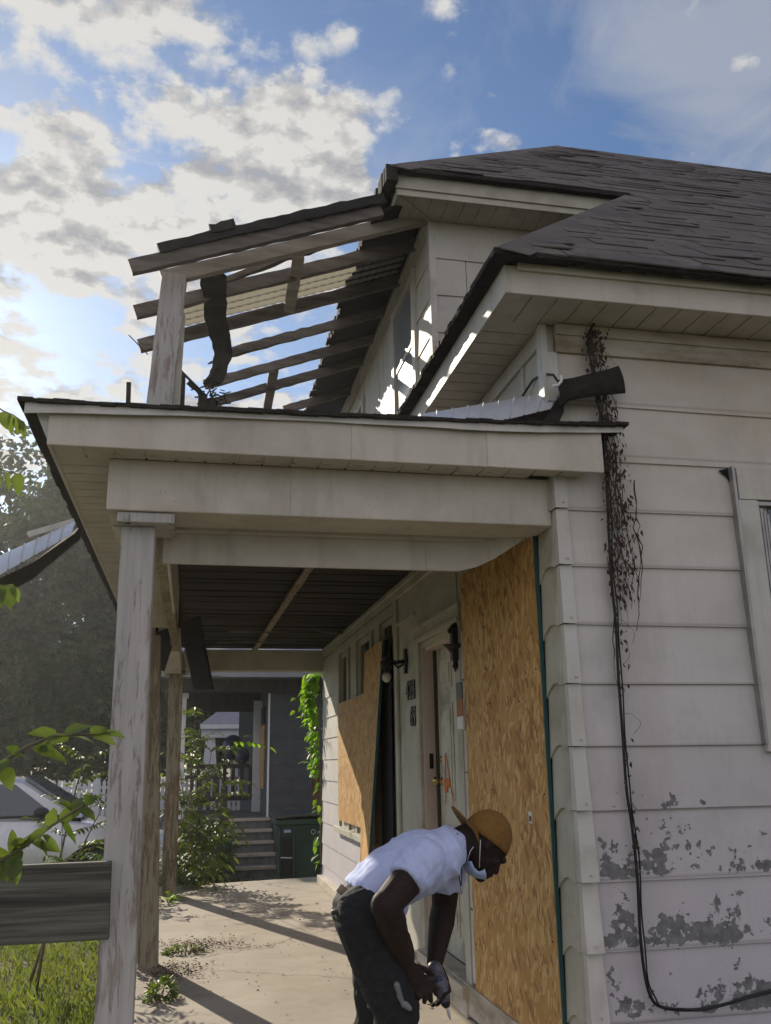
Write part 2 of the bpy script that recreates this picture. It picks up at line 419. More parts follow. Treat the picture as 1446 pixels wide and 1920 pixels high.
def m_simple(name, c, rough=.5, metal=0, spec=.4, trans=0, coat=0):
    m, nt, N, L, b = newmat(name); n = tex(N, L, scale=14, detail=5)
    L.new(ramp(N, L, n.outputs[0], [(.3, tuple(x * .86 for x in c)), (.7, c)]), b.inputs['Base Color'])
    b.inputs['Roughness'].default_value = rough; b.inputs['Metallic'].default_value = metal; b.inputs['Specular IOR Level'].default_value = spec
    b.inputs['Transmission Weight'].default_value = trans; b.inputs['Coat Weight'].default_value = coat
    return m

M = {}
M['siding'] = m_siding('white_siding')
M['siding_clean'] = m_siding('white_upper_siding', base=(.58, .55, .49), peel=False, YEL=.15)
M['trim'] = pm('white_trim', (.50, .48, .44), (.62, .60, .56), 4, .6, bump=.15, c3=(.30, .26, .20), c3scale=2.2, c3thr=(.55, .8))
M['vinyl'] = pm('white_vinyl', (.53, .485, .415), (.62, .575, .50), 3, .5, bump=.05, c3=(.34, .30, .24), c3scale=1.6, c3thr=(.5, .85))
def streak(m, amt=.35, col=(.22, .19, .14)):
    N = m.node_tree.nodes; L = m.node_tree.links; b = N['Principled BSDF']; src = b.inputs['Base Color'].links[0].from_socket
    v = tex(N, L, scale=9, detail=6, rough=.65, stretch=(1, 1, .12)); v2 = tex(N, L, scale=2.1, detail=8, rough=.65)
    c = mixc(N, L, mrange(N, L, v.outputs[0], .52, .78, 0, amt), src, col); c = mixc(N, L, mrange(N, L, v2.outputs[0], .5, .75, 0, amt), c, tuple(x * 1.5 for x in col))
    d = tex(N, L, scale=70, detail=2); c = mixc(N, L, mrange(N, L, d.outputs[0], .72, .76, 0, .6), c, (.08, .07, .055))
    L.new(c, b.inputs['Base Color'])
streak(M['vinyl'], .4); streak(M['trim'], .35)
M['cream'] = pm('cream_paint', (.42, .40, .33), (.52, .50, .42), 4, .65, bump=.15, c3=(.26, .23, .17), c3scale=2.5, c3thr=(.5, .75))
M['frieze_trim'] = pm('stained_trim', (.46, .40, .31), (.58, .54, .47), 3, .65, bump=.1, c3=(.20, .14, .08), c3scale=2.0, c3thr=(.47, .72), stretch=(1, 1, 3))
M['post'] = m_post('peeling_post')
M['post2'] = m_post('mossy_peeling_post', paint=(.36, .32, .24), wood=(.12, .09, .055), thr=(.46, .55))
M['rafter'] = pm('weathered_rafter', (.085, .072, .062), (.21, .18, .155), 22, .85, stretch=(.12, 1, 1), bump=.6, c3=(.03, .027, .025), c3scale=3)
M['lightrafter'] = pm('pale_rafter', (.26, .235, .20), (.48, .44, .385), 20, .8, stretch=(.12, 1, 1), bump=.5, c3=(.12, .1, .085), c3scale=5)
M['char'] = pm('charred_board', (.014, .0135, .0135), (.04, .036, .034), 12, .9, stretch=(.15, 1, 1), bump=.6)
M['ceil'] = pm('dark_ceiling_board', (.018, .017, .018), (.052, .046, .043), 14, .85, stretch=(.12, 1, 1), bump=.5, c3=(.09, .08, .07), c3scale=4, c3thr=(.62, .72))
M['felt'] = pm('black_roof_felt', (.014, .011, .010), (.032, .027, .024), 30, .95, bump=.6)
M['shingle'] = pm('asphalt_shingle', (.10, .088, .077), (.195, .17, .148), 3.5, .95, bump=.0, c3=(.065, .06, .06), c3scale=7, c3thr=(.5, .7))
def grit(m):
    N = m.node_tree.nodes; L = m.node_tree.links; b = N['Principled BSDF']
    g = tex(N, L, scale=220, detail=2); bumpn(N, L, b, g.outputs[0], .002, .6)
grit(M['shingle'])
M['osb'] = m_osb(); M['teal'] = m_simple('teal_edge_paint', (.02, .085, .085), .6)
M['concrete'] = m_concrete()
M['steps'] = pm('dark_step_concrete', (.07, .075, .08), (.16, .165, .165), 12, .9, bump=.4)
M['glass'] = m_simple('window_glass', (.03, .035, .04), .06, 0, .9)
M['alu'] = pm('window_aluminium', (.28, .27, .26), (.42, .41, .39), 10, .45, metal=.5, bump=.1)
M['pale_glass'] = m_simple('reflection_tinted_glass', (.30, .32, .35), .12, 0, .9)  # pale colour stands in for bright sky reflection in the upper panes
M['door'] = pm('cream_door', (.46, .44, .36), (.58, .56, .47), 5, .5, bump=.1, c3=(.2, .18, .13), c3scale=3)
M['jamb'] = pm('pinkish_jamb', (.46, .37, .31), (.58, .48, .41), 6, .6, stretch=(1, 1, .2), bump=.2)
M['dark'] = m_simple('dark_metal', (.022, .02, .02), .5, .4)
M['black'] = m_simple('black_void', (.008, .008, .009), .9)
M['brass'] = m_simple('aged_brass', (.45, .32, .12), .35, 1)
M['globe'] = m_simple('frosted_bulb', (.62, .58, .50), .3)
M['galv'] = pm('galvanised_sheet', (.55, .58, .62), (.68, .71, .75), 6, .35, metal=.3, bump=.1)
M['stain'] = m_simple('grime', (.06, .045, .03), .9)
M['cable'] = m_simple('black_cable', (.012, .012, .013), .5)
M['deadvine'] = pm('dead_vine', (.03, .021, .015), (.085, .058, .04), 20, .9, bump=.2)
M['leaf'] = m_leaf('green_leaf', (.075, .112, .026), (.145, .185, .05), .4)
M['leafd'] = m_leaf('dark_leaf', (.045, .10, .018), (.09, .16, .03), .35)
M['vineleaf'] = m_leaf('vine_leaf', (.14, .26, .03), (.22, .36, .05), .5)
M['treeleaf'] = m_leaf('tree_leaf', (.025, .045, .014), (.06, .085, .028), .25)
M['grass'] = m_leaf('grass_blade', (.10, .14, .03), (.24, .26, .09), .35)
M['stem'] = pm('twig_bark', (.10, .085, .05), (.2, .17, .1), 20, .8, bump=.2)
M['bark'] = pm('trunk_bark', (.03, .025, .02), (.09, .075, .06), 10, .95, stretch=(1, 1, .3), bump=.8, bdist=.03)
M['soil'] = pm('lawn_soil', (.05, .055, .025), (.12, .12, .06), 3, .95, bump=.5, c3=(.16, .13, .085), c3scale=1.2)
M['litter'] = pm('dead_leaf_litter', (.06, .035, .02), (.18, .11, .06), 20, .95, bump=.5)
M['asphalt'] = pm('far_paving', (.30, .285, .26), (.40, .38, .345), 2, .9, bump=.2)
M['board'] = pm('dark_rail_board', (.05, .05, .042), (.18, .175, .145), 75, .85, stretch=(.025, 1, 1), bump=.7, c3=(.035, .035, .03), c3scale=14, c3thr=(.5, .62))
M['blockwall'] = pm('blue_grey_block', (.055, .062, .075), (.085, .092, .105), 5, .8, bump=.2)
M['bluebeam'] = pm('blue_grey_beam', (.22, .24, .28), (.32, .34, .39), 4, .7, bump=.1)
M['whitecol'] = pm('white_column', (.60, .62, .66), (.72, .73, .76), 4, .6, bump=.1)
M['darkwood'] = pm('dark_stained_wood', (.022, .018, .018), (.06, .05, .048), 12, .8, stretch=(1, 1, .2), bump=.3)
M['bin'] = m_simple('green_plastic', (.012, .045, .032), .42, 0, .5)
M['binlid'] = m_simple('dark_lid_plastic', (.05, .055, .06), .4, 0, .5)
M['white'] = m_simple('white_paint', (.75, .75, .74), .5)
M['picket'] = m_simple('white_picket', (.72, .74, .78), .6)
M['carpaint'] = m_simple('silver_car_paint', (.66, .68, .72), .28, .35, .5, coat=.6)
M['carglass'] = m_simple('car_glass', (.05, .07, .10), .04, 0, 1.0)
M['rubber'] = m_simple('tyre_rubber', (.015, .015, .016), .8)
M['rim'] = m_simple('wheel_rim', (.4, .41, .42), .3, .9)
M['plastic'] = m_simple('black_plastic', (.02, .021, .024), .45)
M['lamp'] = m_simple('headlamp_glass', (.7, .72, .74), .1, .1, .8)
M['greyroof'] = pm('grey_far_roof', (.22, .22, .26), (.30, .30, .34), 6, .9, bump=.2)
M['brown'] = pm('brown_brick', (.12, .07, .05), (.19, .12, .09), 10, .9, bump=.2)
M['balloon'] = m_simple('dark_blue_rubber', (.02, .035, .10), .3)
# people
M['skin'] = pm('dark_skin', (.017, .010, .008), (.028, .016, .012), 60, .68, bump=.4, bdist=.001, spec=.22)
M['shirt'] = pm('shade_tinted_cotton', (.47, .53, .79), (.55, .61, .88), 40, .9, bump=.1, bdist=.001)  # white shirt with the blue of the shade put into its colour
def fold(m, sc_=9, d=.012, st=.6, stretch=(1, 1, 1), rot=(0, .7, 0)):
    N = m.node_tree.nodes; L = m.node_tree.links; b = N['Principled BSDF']
    g = tex(N, L, scale=sc_, detail=2, stretch=stretch, rot=rot, dist=.8); bumpn(N, L, b, g.outputs[0], d, st)
fold(M['shirt'], 7, .022, .8, (1.6, 1, .55), (0, .8, 0))
M['pants'] = pm('dark_denim', (.009, .010, .012), (.020, .021, .023), 30, .85, bump=.3); fold(M['pants'], 8, .02, .8, (.6, 1, 1.5), (0, .2, 0))
M['cap'] = pm('orange_brown_cap', (.16, .082, .018), (.22, .115, .027), 60, .85, bump=.2, bdist=.001)
M['mask'] = m_simple('pale_blue_mask', (.36, .46, .68), .8)
M['belt'] = m_simple('brown_belt', (.03, .02, .015), .95, 0, .1)
M['tool'] = pm('grey_drill_body', (.03, .03, .045), (.15, .145, .18), 45, .4, bump=.1)
M['orange'] = m_simple('orange_spray_paint', (.62, .17, .04), .7)
M['sun_gold'] = M['brass']

# ------------------------------------------------------------------ ground
g = MB(); gs = 900
prof = [(-300, -.15), (11.0, -.15), (12.0, -.24), (13.7, -.25), (15.6, -.555), (22, -.555), (27, -.15), (1200, -.15)]
for (ya, za), (yb, zb) in zip(prof[:-1], prof[1:]): pass
vs = []
for y, z in prof: vs += [(-gs, y, z), (gs, y, z)]
g.add(vs, [(2 * i, 2 * i + 1, 2 * i + 3, 2 * i + 2) for i in range(len(prof) - 1)])
setp(mk('ground', g, M['soil'], loc=None), kind='structure')
g = MB(); g.add([(-60, 27.2, -.146), (40, 26.4, -.146), (60, 80, -.146), (-60, 95, -.146)], [(0, 1, 2, 3)])
setp(mk('street', g, M['asphalt']), kind='structure')
slab = MB()
xs = [-.42, -.33, -.3, -.36, -.4, -.37, -.42]; ys = [3.0, 4.6, 6.3, 7.6, 9.2, 10.9, 11.52]
poly = [(x, y, 0) for x, y in zip(xs, ys)] + [(1.60, 11.9, 0), (1.60, 3.0, 0)]
slab.prism(poly, (0, 0, -.42))
setp(mk('porch_slab', slab, M['concrete'], bevel=.008), kind='structure')
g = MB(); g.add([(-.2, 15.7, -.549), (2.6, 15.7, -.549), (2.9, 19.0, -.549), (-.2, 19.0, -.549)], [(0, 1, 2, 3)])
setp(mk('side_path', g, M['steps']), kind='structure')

# ------------------------------------------------------------------ the house
XF = 1.575
house = thing('house', 'old two storey white clapboard house with grey shingle roof and boarded porch openings', 'house', (3.5, 8, -.15))
ZB = [.09, .351, .604, .866, 1.141, 1.397, 1.657, 1.913, 2.174, 2.433, 2.673, 2.945, 3.204]
def lapY(mb, x0, x1, z0, z1, y, rr, proud=.013, step=.6):
    """lapped board facing -y"""
    n = max(1, int((x1 - x0) / step)); w = [rr.uniform(-.0025, .0025) for _ in range(n + 1)]
    vs = []
    for i in range(n + 1):
        x = x0 + (x1 - x0) * i / n; q = w[i]
        vs += [(x, y - proud, z0 + q), (x, y - .003, z1 + .006), (x, y + .012, z1 + .006), (x, y + .012, z0 + q)]
    fs = [(0, 1, 2, 3)]
    for i in range(n):
        o = i * 4
        for j in range(4): fs.append((o + j, o + (j + 1) % 4, o + 4 + (j + 1) % 4, o + 4 + j))
    o = n * 4; fs.append((o + 3, o + 2, o + 1, o)); mb.add(vs, fs)
def lapX(mb, y0, y1, z0, z1, x, rr, proud=.013, step=.8):
    """lapped board facing -x"""
    n = max(1, int((y1 - y0) / step)); vs = []
    for i in range(n + 1):
        y = y0 + (y1 - y0) * i / n; q = rr.uniform(-.0025, .0025)
        vs += [(x - proud, y, z0 + q), (x - .003, y, z1 + .006), (x + .012, y, z1 + .006), (x + .012, y, z0 + q)]
    fs = [(0, 1, 2, 3)]
    for i in range(n):
        o = i * 4
        for j in range(4): fs.append((o + j, o + (j + 1) % 4, o + 4 + (j + 1) % 4, o + 4 + j))
    o = n * 4; fs.append((o + 3, o + 2, o + 1, o)); mb.add(vs, fs)

rr = random.Random(3)
sd = MB()
for i in range(len(ZB) - 1):
    z0, z1 = ZB[i], ZB[i + 1]
    if 1.39 < z0 < 2.5: segs = [(1.58, 2.462), (3.62, 6.2)]
    else: segs = [(1.58, 3.9 if i % 2 else 5.0), (3.9 if i % 2 else 5.0, 6.2)]
    if 2.6 < z0 < 2.7: segs = [(1.58, 2.47 + 1.5), (3.97, 6.2)]
    for a, b_ in segs: lapY(sd, a + .002, b_ - .002, z0, z1, 3.69, rr)
lapY(sd, 1.58, 6.2, -.15, .09, 3.69, rr)
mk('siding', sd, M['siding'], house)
# wall bodies
wb = MB()
wb.box((1.60, 3.705, -.15), (6.2, 3.80, 3.33))
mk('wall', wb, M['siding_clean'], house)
# frieze under the soffit and corner
fz = MB(); fz.box((1.62, 3.668, 3.204), (6.2, 3.70, 3.345)); fz.box((1.62, 3.655, 3.29), (6.2, 3.668, 3.345))
mk('frieze_board', fz, M['frieze_trim'], house, bevel=.004)
# corner caps: one folded piece per course, the low ones flaring out
cc = MB()
for i in range(len(ZB) - 1):
    z0, z1 = ZB[i], ZB[i + 1]; fl = .004 + (.012 if z0 < 1.2 else 0) + rr.uniform(0, .004)
    w = .052 if z0 > 1.1 else .062
    for (a, b_) in (((1.572 - .010, 3.669 - fl), (1.572 + w, 3.669 - fl)),):
        cc.hexa([(a[0] - fl * .3, a[1], z0 + .004), (b_[0], b_[1], z0 + .004), (b_[0], b_[1] + .004, z0 + .004), (a[0] - fl * .3 + .004, a[1] + .004, z0 + .004),
                 (a[0] + .004, 3.678, z1), (b_[0], 3.678, z1), (b_[0], 3.682, z1), (a[0] + .008, 3.682, z1)])
        cc.hexa([(a[0] - fl * .3, a[1] + .001, z0 + .004), (a[0] - fl * .3 + .004, a[1] + .001, z0 + .004), (a[0] - fl * .3 + .004, 3.72, z0 + .004), (a[0] - fl * .3, 3.72, z0 + .004),
                 (a[0] + .004, 3.679, z1), (a[0] + .008, 3.679, z1), (a[0] + .008, 3.72, z1), (a[0] + .004, 3.72, z1)])
    cc.lathe((1.60, 3.662 - fl, z0 + .03), [(.004, 0), (.0045, .004), (.002, .006)], 8, 'y')
mk('corner_cap', cc, M['trim'], house)
# short return of siding on the porch side, warped courses
rt = MB()
for i in range(len(ZB) - 1):
    z0, z1 = ZB[i], ZB[i + 1]; n = 5; vs = []
    for k in range(n + 1):
        t = k / n; y = 3.71 + .195 * t; dip = -.045 * t * t + .02 * math.sin(t * 3.1)
        vs += [(1.545 + .012 * t, y, z0 + dip), (1.566, y, z1 + .004 + dip * .8), (1.585, y, z1 + .004), (1.585, y, z0 + dip)]
    fs = [(0, 1, 2, 3)]
    for k in range(n):
        o = k * 4
        for j in range(4): fs.append((o + j, o + (j + 1) % 4, o + 4 + (j + 1) % 4, o + 4 + j))
    o = n * 4; fs.append((o + 3, o + 2, o + 1, o)); rt.add(vs, fs)
rt.box((1.566, 3.71, -.15), (1.585, 3.905, .09))
mk('siding_return', rt, M['cream'], house)
# lower facade facing -x
fa = MB()
D0, D1 = 5.34, 6.25                      # door opening
W1, W2 = 8.25, 9.95                      # wide window behind the far sheets
fa.box((1.586, 3.85, -.15), (1.64, D0, 2.7))
fa.box((1.578, D1, -.15), (1.64, 7.02, 2.7))
fa.box((1.578, D0, 2.12), (1.64, D1, 2.7))
fa.box((1.578, 7.02, -.15), (1.64, 11.2, .60)); fa.box((1.578, 7.02, 2.52), (1.64, 11.2, 2.7))
for a, b_ in ((7.02, 7.22), (7.66, 8.14), (8.78, 9.38), (9.86, 11.2)): fa.box((1.578, a, .6), (1.64, b_, 2.52))
for a, b_ in ((7.22, 7.66), (8.14, 8.78), (9.38, 9.86)): fa.box((1.578, a, .6), (1.64, b_, 1.2))
fa.box((1.578, 11.2, -.15), (6.2, 11.26, 3.4))
fa.box((1.62, 3.9, 2.6), (1.70, 11.2, 3.4))
mk('facade_wall', fa, M['cream'], house)
fs_ = MB(); rr = random.Random(9)
z = -.02
while z < 2.55:
    lapX(fs_, 9.98, 11.2, z, z + .235, 1.572, rr, .013)
    if z < .60: lapX(fs_, 7.30, 9.98, z, min(z + .235, .70), 1.572, rr, .013)
    z += .235
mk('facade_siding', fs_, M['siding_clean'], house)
bs = MB(); bs.box((1.50, 6.3, 0.004), (1.573, 11.2, .10)); bs.box((1.535, 4.0, .02), (1.576, 6.3, .17))
mk('base_board', bs, M['frieze_trim'], house, bevel=.004)
ft = MB()
ft.box((1.552, 4.0, 2.60), (1.576, 11.19, 2.69)); ft.box((1.54, 4.0, 2.655), (1.552, 11.19, 2.695))
ft.box((1.560, 6.42, 2.38), (1.576, 7.04, 2.41))
for y in (7.03, 7.70, 8.06, 8.86, 9.32, 9.92): ft.box((1.555, y - .045, .66 if y > 7.1 else .1), (1.575, y + .045, 2.595))
ft.box((1.553, 7.10, 2.50), (1.574, 9.98, 2.58)); ft.box((1.51, 8.2, .66), (1.5745, 10.0, .715))
mk('facade_trim', ft, M['cream'], house, bevel=.003)
for a, b_ in ((7.22, 7.66), (8.14, 8.78), (9.38, 9.86)):
    wn = MB()
    for q in ((a, a + .04), (b_ - .04, b_)): wn.box((1.585, q[0], 1.2), (1.615, q[1], 2.5))
    wn.box((1.586, a + .04, 2.45), (1.614, b_ - .04, 2.5)); wn.box((1.586, a + .04, 1.2), (1.614, b_ - .04, 1.25)); wn.box((1.588, a + .04, 1.94), (1.612, b_ - .04, 1.98))
    w_ = mk('window', wn, M['cream'], house)
    gl = MB(); gl.box((1.60, a + .04, 1.25), (1.606, b_ - .04, 2.45)); mk('pane', gl, M['glass'], w_)
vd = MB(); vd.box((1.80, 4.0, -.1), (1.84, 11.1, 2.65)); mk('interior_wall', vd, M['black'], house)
# door
dr = MB(); dr.box((1.672, D0 + .01, .17), (1.69, D1 - .04, 2.10))
door = mk('door', dr, M['door'], house)
pn = MB()
for (za, zb) in ((.30, .95), (1.10, 1.72), (1.82, 2.02)):
    for (ya, yb) in ((D0 + .10, D0 + .41), (D0 + .49, D0 + .79)):
        pn.box((1.664, ya, za), (1.6725, yb, zb)); pn.box((1.658, ya + .035, za + .035), (1.6645, yb - .035, zb - .035))
mk('door_panel', pn, M['door'], door, bevel=.004)
kn = MB(); kn.lathe((1.672, 6.13, 1.22), [(.0, 0), (.028, 0), (.028, -.01), (.012, -.014), (.012, -.035), (.03, -.045), (.03, -.06), (.012, -.07)], 16, 'x')
mk('door_knob', kn, M['brass'], door); kn = MB(); kn.lathe((1.672, 6.13, 1.36), [(.0, 0), (.024, 0), (.022, -.014), (.008, -.016)], 16, 'x')
mk('deadbolt', kn, M['brass'], door)
sp = MB()
for a, b_, w in (((6.07, 1.40), (6.10, 1.08), .016), ((6.06, 1.40), (5.90, 1.06), .014), ((6.11, 1.205), (5.98, 1.215), .06), ((6.10, 1.17), (6.03, 1.172), .04)):
    sp.bar((1.6555 - .0024 * (w > .03) - .0024 * (w == .04), a[0] - .07, a[1]), (1.6555 - .0024 * (w > .03) - .0024 * (w == .04), b_[0] - .07, b_[1]), .002, w, up=(0, 0, 1) if w > .03 else (0, 1, 0))
mk('orange_paint_mark', sp, M['orange'], door)
jb = MB(); jb.box((1.575, D1 - .005, .17), (1.672, D1 + .02, 2.13)); jb.box((1.60, D0, 2.10), (1.672, D1 - .006, 2.125))
jbo = mk('door_jamb', jb, M['jamb'], house, bevel=.002)
st_ = MB(); st_.box((1.61, D1 - .0085, 1.30), (1.638, D1 - .0055, 1.40)); mk('strike_plate', st_, M['belt'], jbo)
ds = MB(); ds.box((1.655, D1 - .045, .17), (1.671, D1 - .0055, 2.10)); mk('door_stop', ds, M['stain'], house)
dc = MB()
dc.box((1.552, D1 + .021, .03), (1.5765, D1 + .11, 2.16)); dc.box((1.552, D0 - .10, .03), (1.5765, D0 + .001, 2.16))
dc.box((1.552, D0 - .10, 2.1605), (1.5765, D1 + .11, 2.27)); dc.box((1.53, D0 - .13, 2.155), (1.5515, D1 + .14, 2.185))
dc.box((1.538, D0 - .13, 2.25), (1.5515, D1 + .14, 2.275))
mk('door_casing', dc, M['cream'], house, bevel=.003)
th = MB(); th.box((1.50, D0 - .1, .10), (1.672, D1 + .05, .165)); th.box((1.525, D0 - .08, .004), (1.57, D1 + .02, .0995))
mk('door_threshold', th, M['frieze_trim'], house, bevel=.004)
# vertical panels on the pier right of the door
pp = MB()
for a, b_ in ((.18, .55), (.56, .98), (.99, 1.28), (1.285, 1.52), (1.68, 1.80), (1.81, 2.10)):
    pp = MB(); pp.box((1.56, 5.145, a + .003), (1.5772, 5.235, b_)); mk('pier_panel', pp, M['trim'], house, bevel=.003)
# house numbers
def text3d(s, size, thick, loc, rotm, mat, name, parent, shear=0):
    cu = bpy.data.curves.new(name, 'FONT'); cu.body = s; cu.size = size; cu.extrude = thick; cu.align_x = 'CENTER'; cu.shear = shear; cu.offset = size * .02
    o = bpy.data.objects.new(name, cu); COL.objects.link(o)
    dg = bpy.context.evaluated_depsgraph_get(); me = bpy.data.meshes.new_from_object(o.evaluated_get(dg))
    bpy.data.objects.remove(o); bpy.data.curves.remove(cu)
    me.transform(Matrix.Translation(Vector(loc) - wloc(parent)) @ rotm.to_4x4()); me.materials.clear(); me.materials.append(mat)
    p = bpy.data.objects.new(name, me); COL.objects.link(p); p.parent = parent; wl[p.name] = wloc(parent); return p
RX = Matrix(((0, 0, -1), (-1, 0, 0), (0, 1, 0)))      # text facing -x, reading towards -y
RY = Matrix(((1, 0, 0), (0, 0, -1), (0, 1, 0)))       # text facing -y
text3d('428', .19, .006, (1.566, 6.57, 1.79), RX, M['dark'], 'house_number', house)
text3d('69', .19, .006, (1.566, 6.50, 1.60), RX, M['dark'], 'house_number', house)
# right window of the side wall
wr = thing_w = None
wn = MB()
wn.box((2.467, 3.655, 1.365), (2.575, 3.6885, 2.51)); wn.box((2.575, 3.65, 1.365), (3.60, 3.6885, 1.44)); wn.box((3.50, 3.655, 1.44), (3.60, 3.6885, 2.51))
w_ = mk('window', wn, M['trim'], house, bevel=.004)
al = MB()
for k, xx in enumerate((2.577, 2.597, 2.617, 2.637)): al.box((xx, 3.672 + .006 * k, 1.442), (xx + .012, 3.70, 2.49 - .012 * k))
al.box((2.577, 3.668, 2.49), (3.49, 3.70, 2.508))
al.box((2.65, 3.685, 1.95), (3.48, 3.698, 1.985))
mk('window_frame', al, M['alu'], w_)
gl = MB(); gl.box((2.652, 3.699, 1.443), (3.49, 3.7035, 2.485)); mk('pane', gl, M['glass'], w_)
bl = MB()
for k in range(30): bl.box((2.68, 3.7038, 1.46 + k * .034), (3.45, 3.7046, 1.48 + k * .034))
mk('blind', bl, M['alu'], w_)
hp = MB(); hp.box((2.485, 3.662, 2.515), (3.66, 3.6885, 2.668)); mk('head_panel', hp, M['siding_clean'], house, bevel=.003)
sl_ = MB(); sl_.box((2.452, 3.645, 1.40), (2.466, 3.6885, 2.672)); mk('trim_strip', sl_, M['alu'], house)
hl = MB(); hl.prism([(2.40, 3.677, 2.655), (2.45, 3.677, 2.668), (2.452, 3.677, 2.60), (2.438, 3.677, 2.625)], (0, -.001, 0)); mk('hole', hl, M['black'], house)

# ---- soffit of the low wing
SZ = 3.347; EX, EY = 1.285, 3.408
sf = MB(); rr = random.Random(12)
x = EX + .02; k = 0
while x < 6.3:
    sf.box((x, EY + .018, SZ + .004), (x + .112, 3.69, SZ + .014)); sf.box((x + .112, EY + .018, SZ + .011), (x + .122, 3.69, SZ + .014)); x += .122
y = 3.69
while y < 5.6:
    sf.box((EX + .018, y, SZ + .004), (1.575, y + .112, SZ + .014)); sf.box((EX + .018, y + .112, SZ + .011), (1.575, y + .122, SZ + .014)); y += .122
mk('soffit', sf, M['vinyl'], house)
fc = MB()
fc.box((EX, EY, SZ - .008), (6.3, EY + .018, 3.478)); fc.box((EX, EY + .0185, SZ - .008), (EX + .018, 5.62, 3.478))
fc.box((EX + .06, EY - .018, 3.45), (6.3, EY - .0005, 3.485))
mk('fascia', fc, M['vinyl'], house, bevel=.004)
# walls of the return under low soffit above the porch roof (facade plane)
uw = MB(); rr = random.Random(15); z = 2.85
uf = MB()
uf.box((1.578, 3.70, 2.7), (1.62, 5.62, 3.345))
mk('low_wing_side_wall', uf, M['siding_clean'], house)
ut = MB(); ut.box((1.548, 3.672, 2.82), (1.577, 3.735, 3.345)); ut.box((1.56, 3.735, 3.26), (1.5775, 5.62, 3.345))
for y in (3.98, 4.4, 4.9): ut.box((1.567, y, 2.8), (1.5775, y + .03, 3.259))
mk('low_wing_trim', ut, M['trim'], house)
# ---- second storey
UY = 5.67
us = MB(); rr = random.Random(21); z = 3.4
zz = [3.50, 3.76, 4.02, 4.29, 4.585, 4.88, 5.19]
for i in range(len(zz) - 1):
    j = [2.28, 1.83, 2.5, 2.0, 1.84, 9][i]
    lapY(us, 1.585, min(j, 4.6) - .003, zz[i], zz[i + 1], UY, rr, step=.5)
    if j < 4: lapY(us, j + .003, 4.6, zz[i], zz[i + 1], UY + .002, rr, step=.5)
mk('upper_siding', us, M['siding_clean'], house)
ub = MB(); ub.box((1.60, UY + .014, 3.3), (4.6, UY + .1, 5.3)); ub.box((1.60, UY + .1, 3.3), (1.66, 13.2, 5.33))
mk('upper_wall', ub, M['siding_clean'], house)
uc = MB(); uc.box((1.565, UY - .012, 3.5), (1.615, UY + .012, 5.185)); uc.box((1.565, UY + .0125, 3.5), (1.575, UY + .05, 5.185))
mk('upper_corner_board', uc, M['trim'], house, bevel=.003)
ul = MB(); rr = random.Random(30)
for i in range(len(zz) - 1): lapX(ul, UY + .05, 6.13, zz[i], zz[i + 1], 1.585, rr, .012)
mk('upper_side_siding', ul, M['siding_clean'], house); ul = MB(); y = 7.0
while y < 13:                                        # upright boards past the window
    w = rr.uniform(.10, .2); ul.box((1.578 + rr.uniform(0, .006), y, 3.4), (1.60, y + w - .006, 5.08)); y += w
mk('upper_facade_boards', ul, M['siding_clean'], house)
uh = MB(); uh.box((1.558, UY + .05, 5.085), (1.598, 13.1, 5.26)); uh.box((1.54, UY + .05, 5.165), (1.557, 13.1, 5.19))
mk('upper_frieze', uh, M['trim'], house)
for (a, b_, zb_, zt) in ((6.13, 6.95, 3.95, 5.07), (8.3, 9.0, 3.95, 4.9), (10.2, 10.9, 3.95, 4.9)):
    wn = MB(); wn.box((1.555, a, zb_), (1.60, a + .09, zt)); wn.box((1.555, b_ - .09, zb_), (1.60, b_, zt))
    wn.box((1.557, a + .09, zt - .07), (1.60, b_ - .09, zt)); wn.box((1.557, a + .09, zb_), (1.60, b_ - .09, zb_ + .06)); wn.box((1.568, a + .09, zb_ + .52), (1.60, b_ - .09, zb_ + .56))
    w_ = mk('window', wn, M['trim'], house)
    gl = MB(); gl.box((1.578, a + .09, zb_ + .06), (1.583, b_ - .09, zt - .07)); mk('pane', gl, M['pale_glass'], w_)
# main eave
MZ = 5.183; MX, MY = 1.27, 5.38
ms = MB(); x = MX + .02
while x < 4.4:
    ms.box((x, MY + .018, MZ + .004), (x + .112, UY - .012, MZ + .014)); ms.box((x + .112, MY + .018, MZ + .011), (x + .122, UY - .012, MZ + .014)); x += .122
ms.box((MX + .018, UY - .012, MZ + .004), (1.575, UY + .06, MZ + .014))
ms.bar((MX + .03, MY + .03, MZ - .002), (1.57, UY - .02, MZ - .002), .02, .012)
mk('main_soffit', ms, M['vinyl'], house)
mf = MB(); mf.box((MX, MY, MZ - .006), (4.4, MY + .018, 5.27)); mf.box((MX - .012, MY - .014, 5.225), (4.4, MY - .0005, 5.335))
mf.box((MX, MY + .0185, MZ - .006), (MX + .018, 5.95, 5.33))
mk('main_fascia', mf, M['cream'], house, bevel=.004)

# ---- roofs : slope plane z = 3.50 + .93*(y-3.36)
SL = .9317
def zP(y): return 3.525 + SL * (y - 3.36)
HK = .9
L0 = Vector((1.235, 3.33, zP(3.33))); LH = 5.40
lowtop = Vector((L0.x + HK * (LH - L0.y), LH, zP(LH)))
M0 = Vector((1.215, 5.325, zP(5.325))); RYY = 8.2
peak = Vector((M0.x + HK * (RYY - M0.y), RYY, zP(RYY)))
XE = 12.0
def leftx(y):
    if y < 5.325: return L0.x + HK * (y - L0.y)
    return M0.x + HK * (y - M0.y)
rb = MB(); dn = Vector((0, SL, -1)).normalized() * .03
def sheet(mb, pts, off): mb.prism(pts, off)
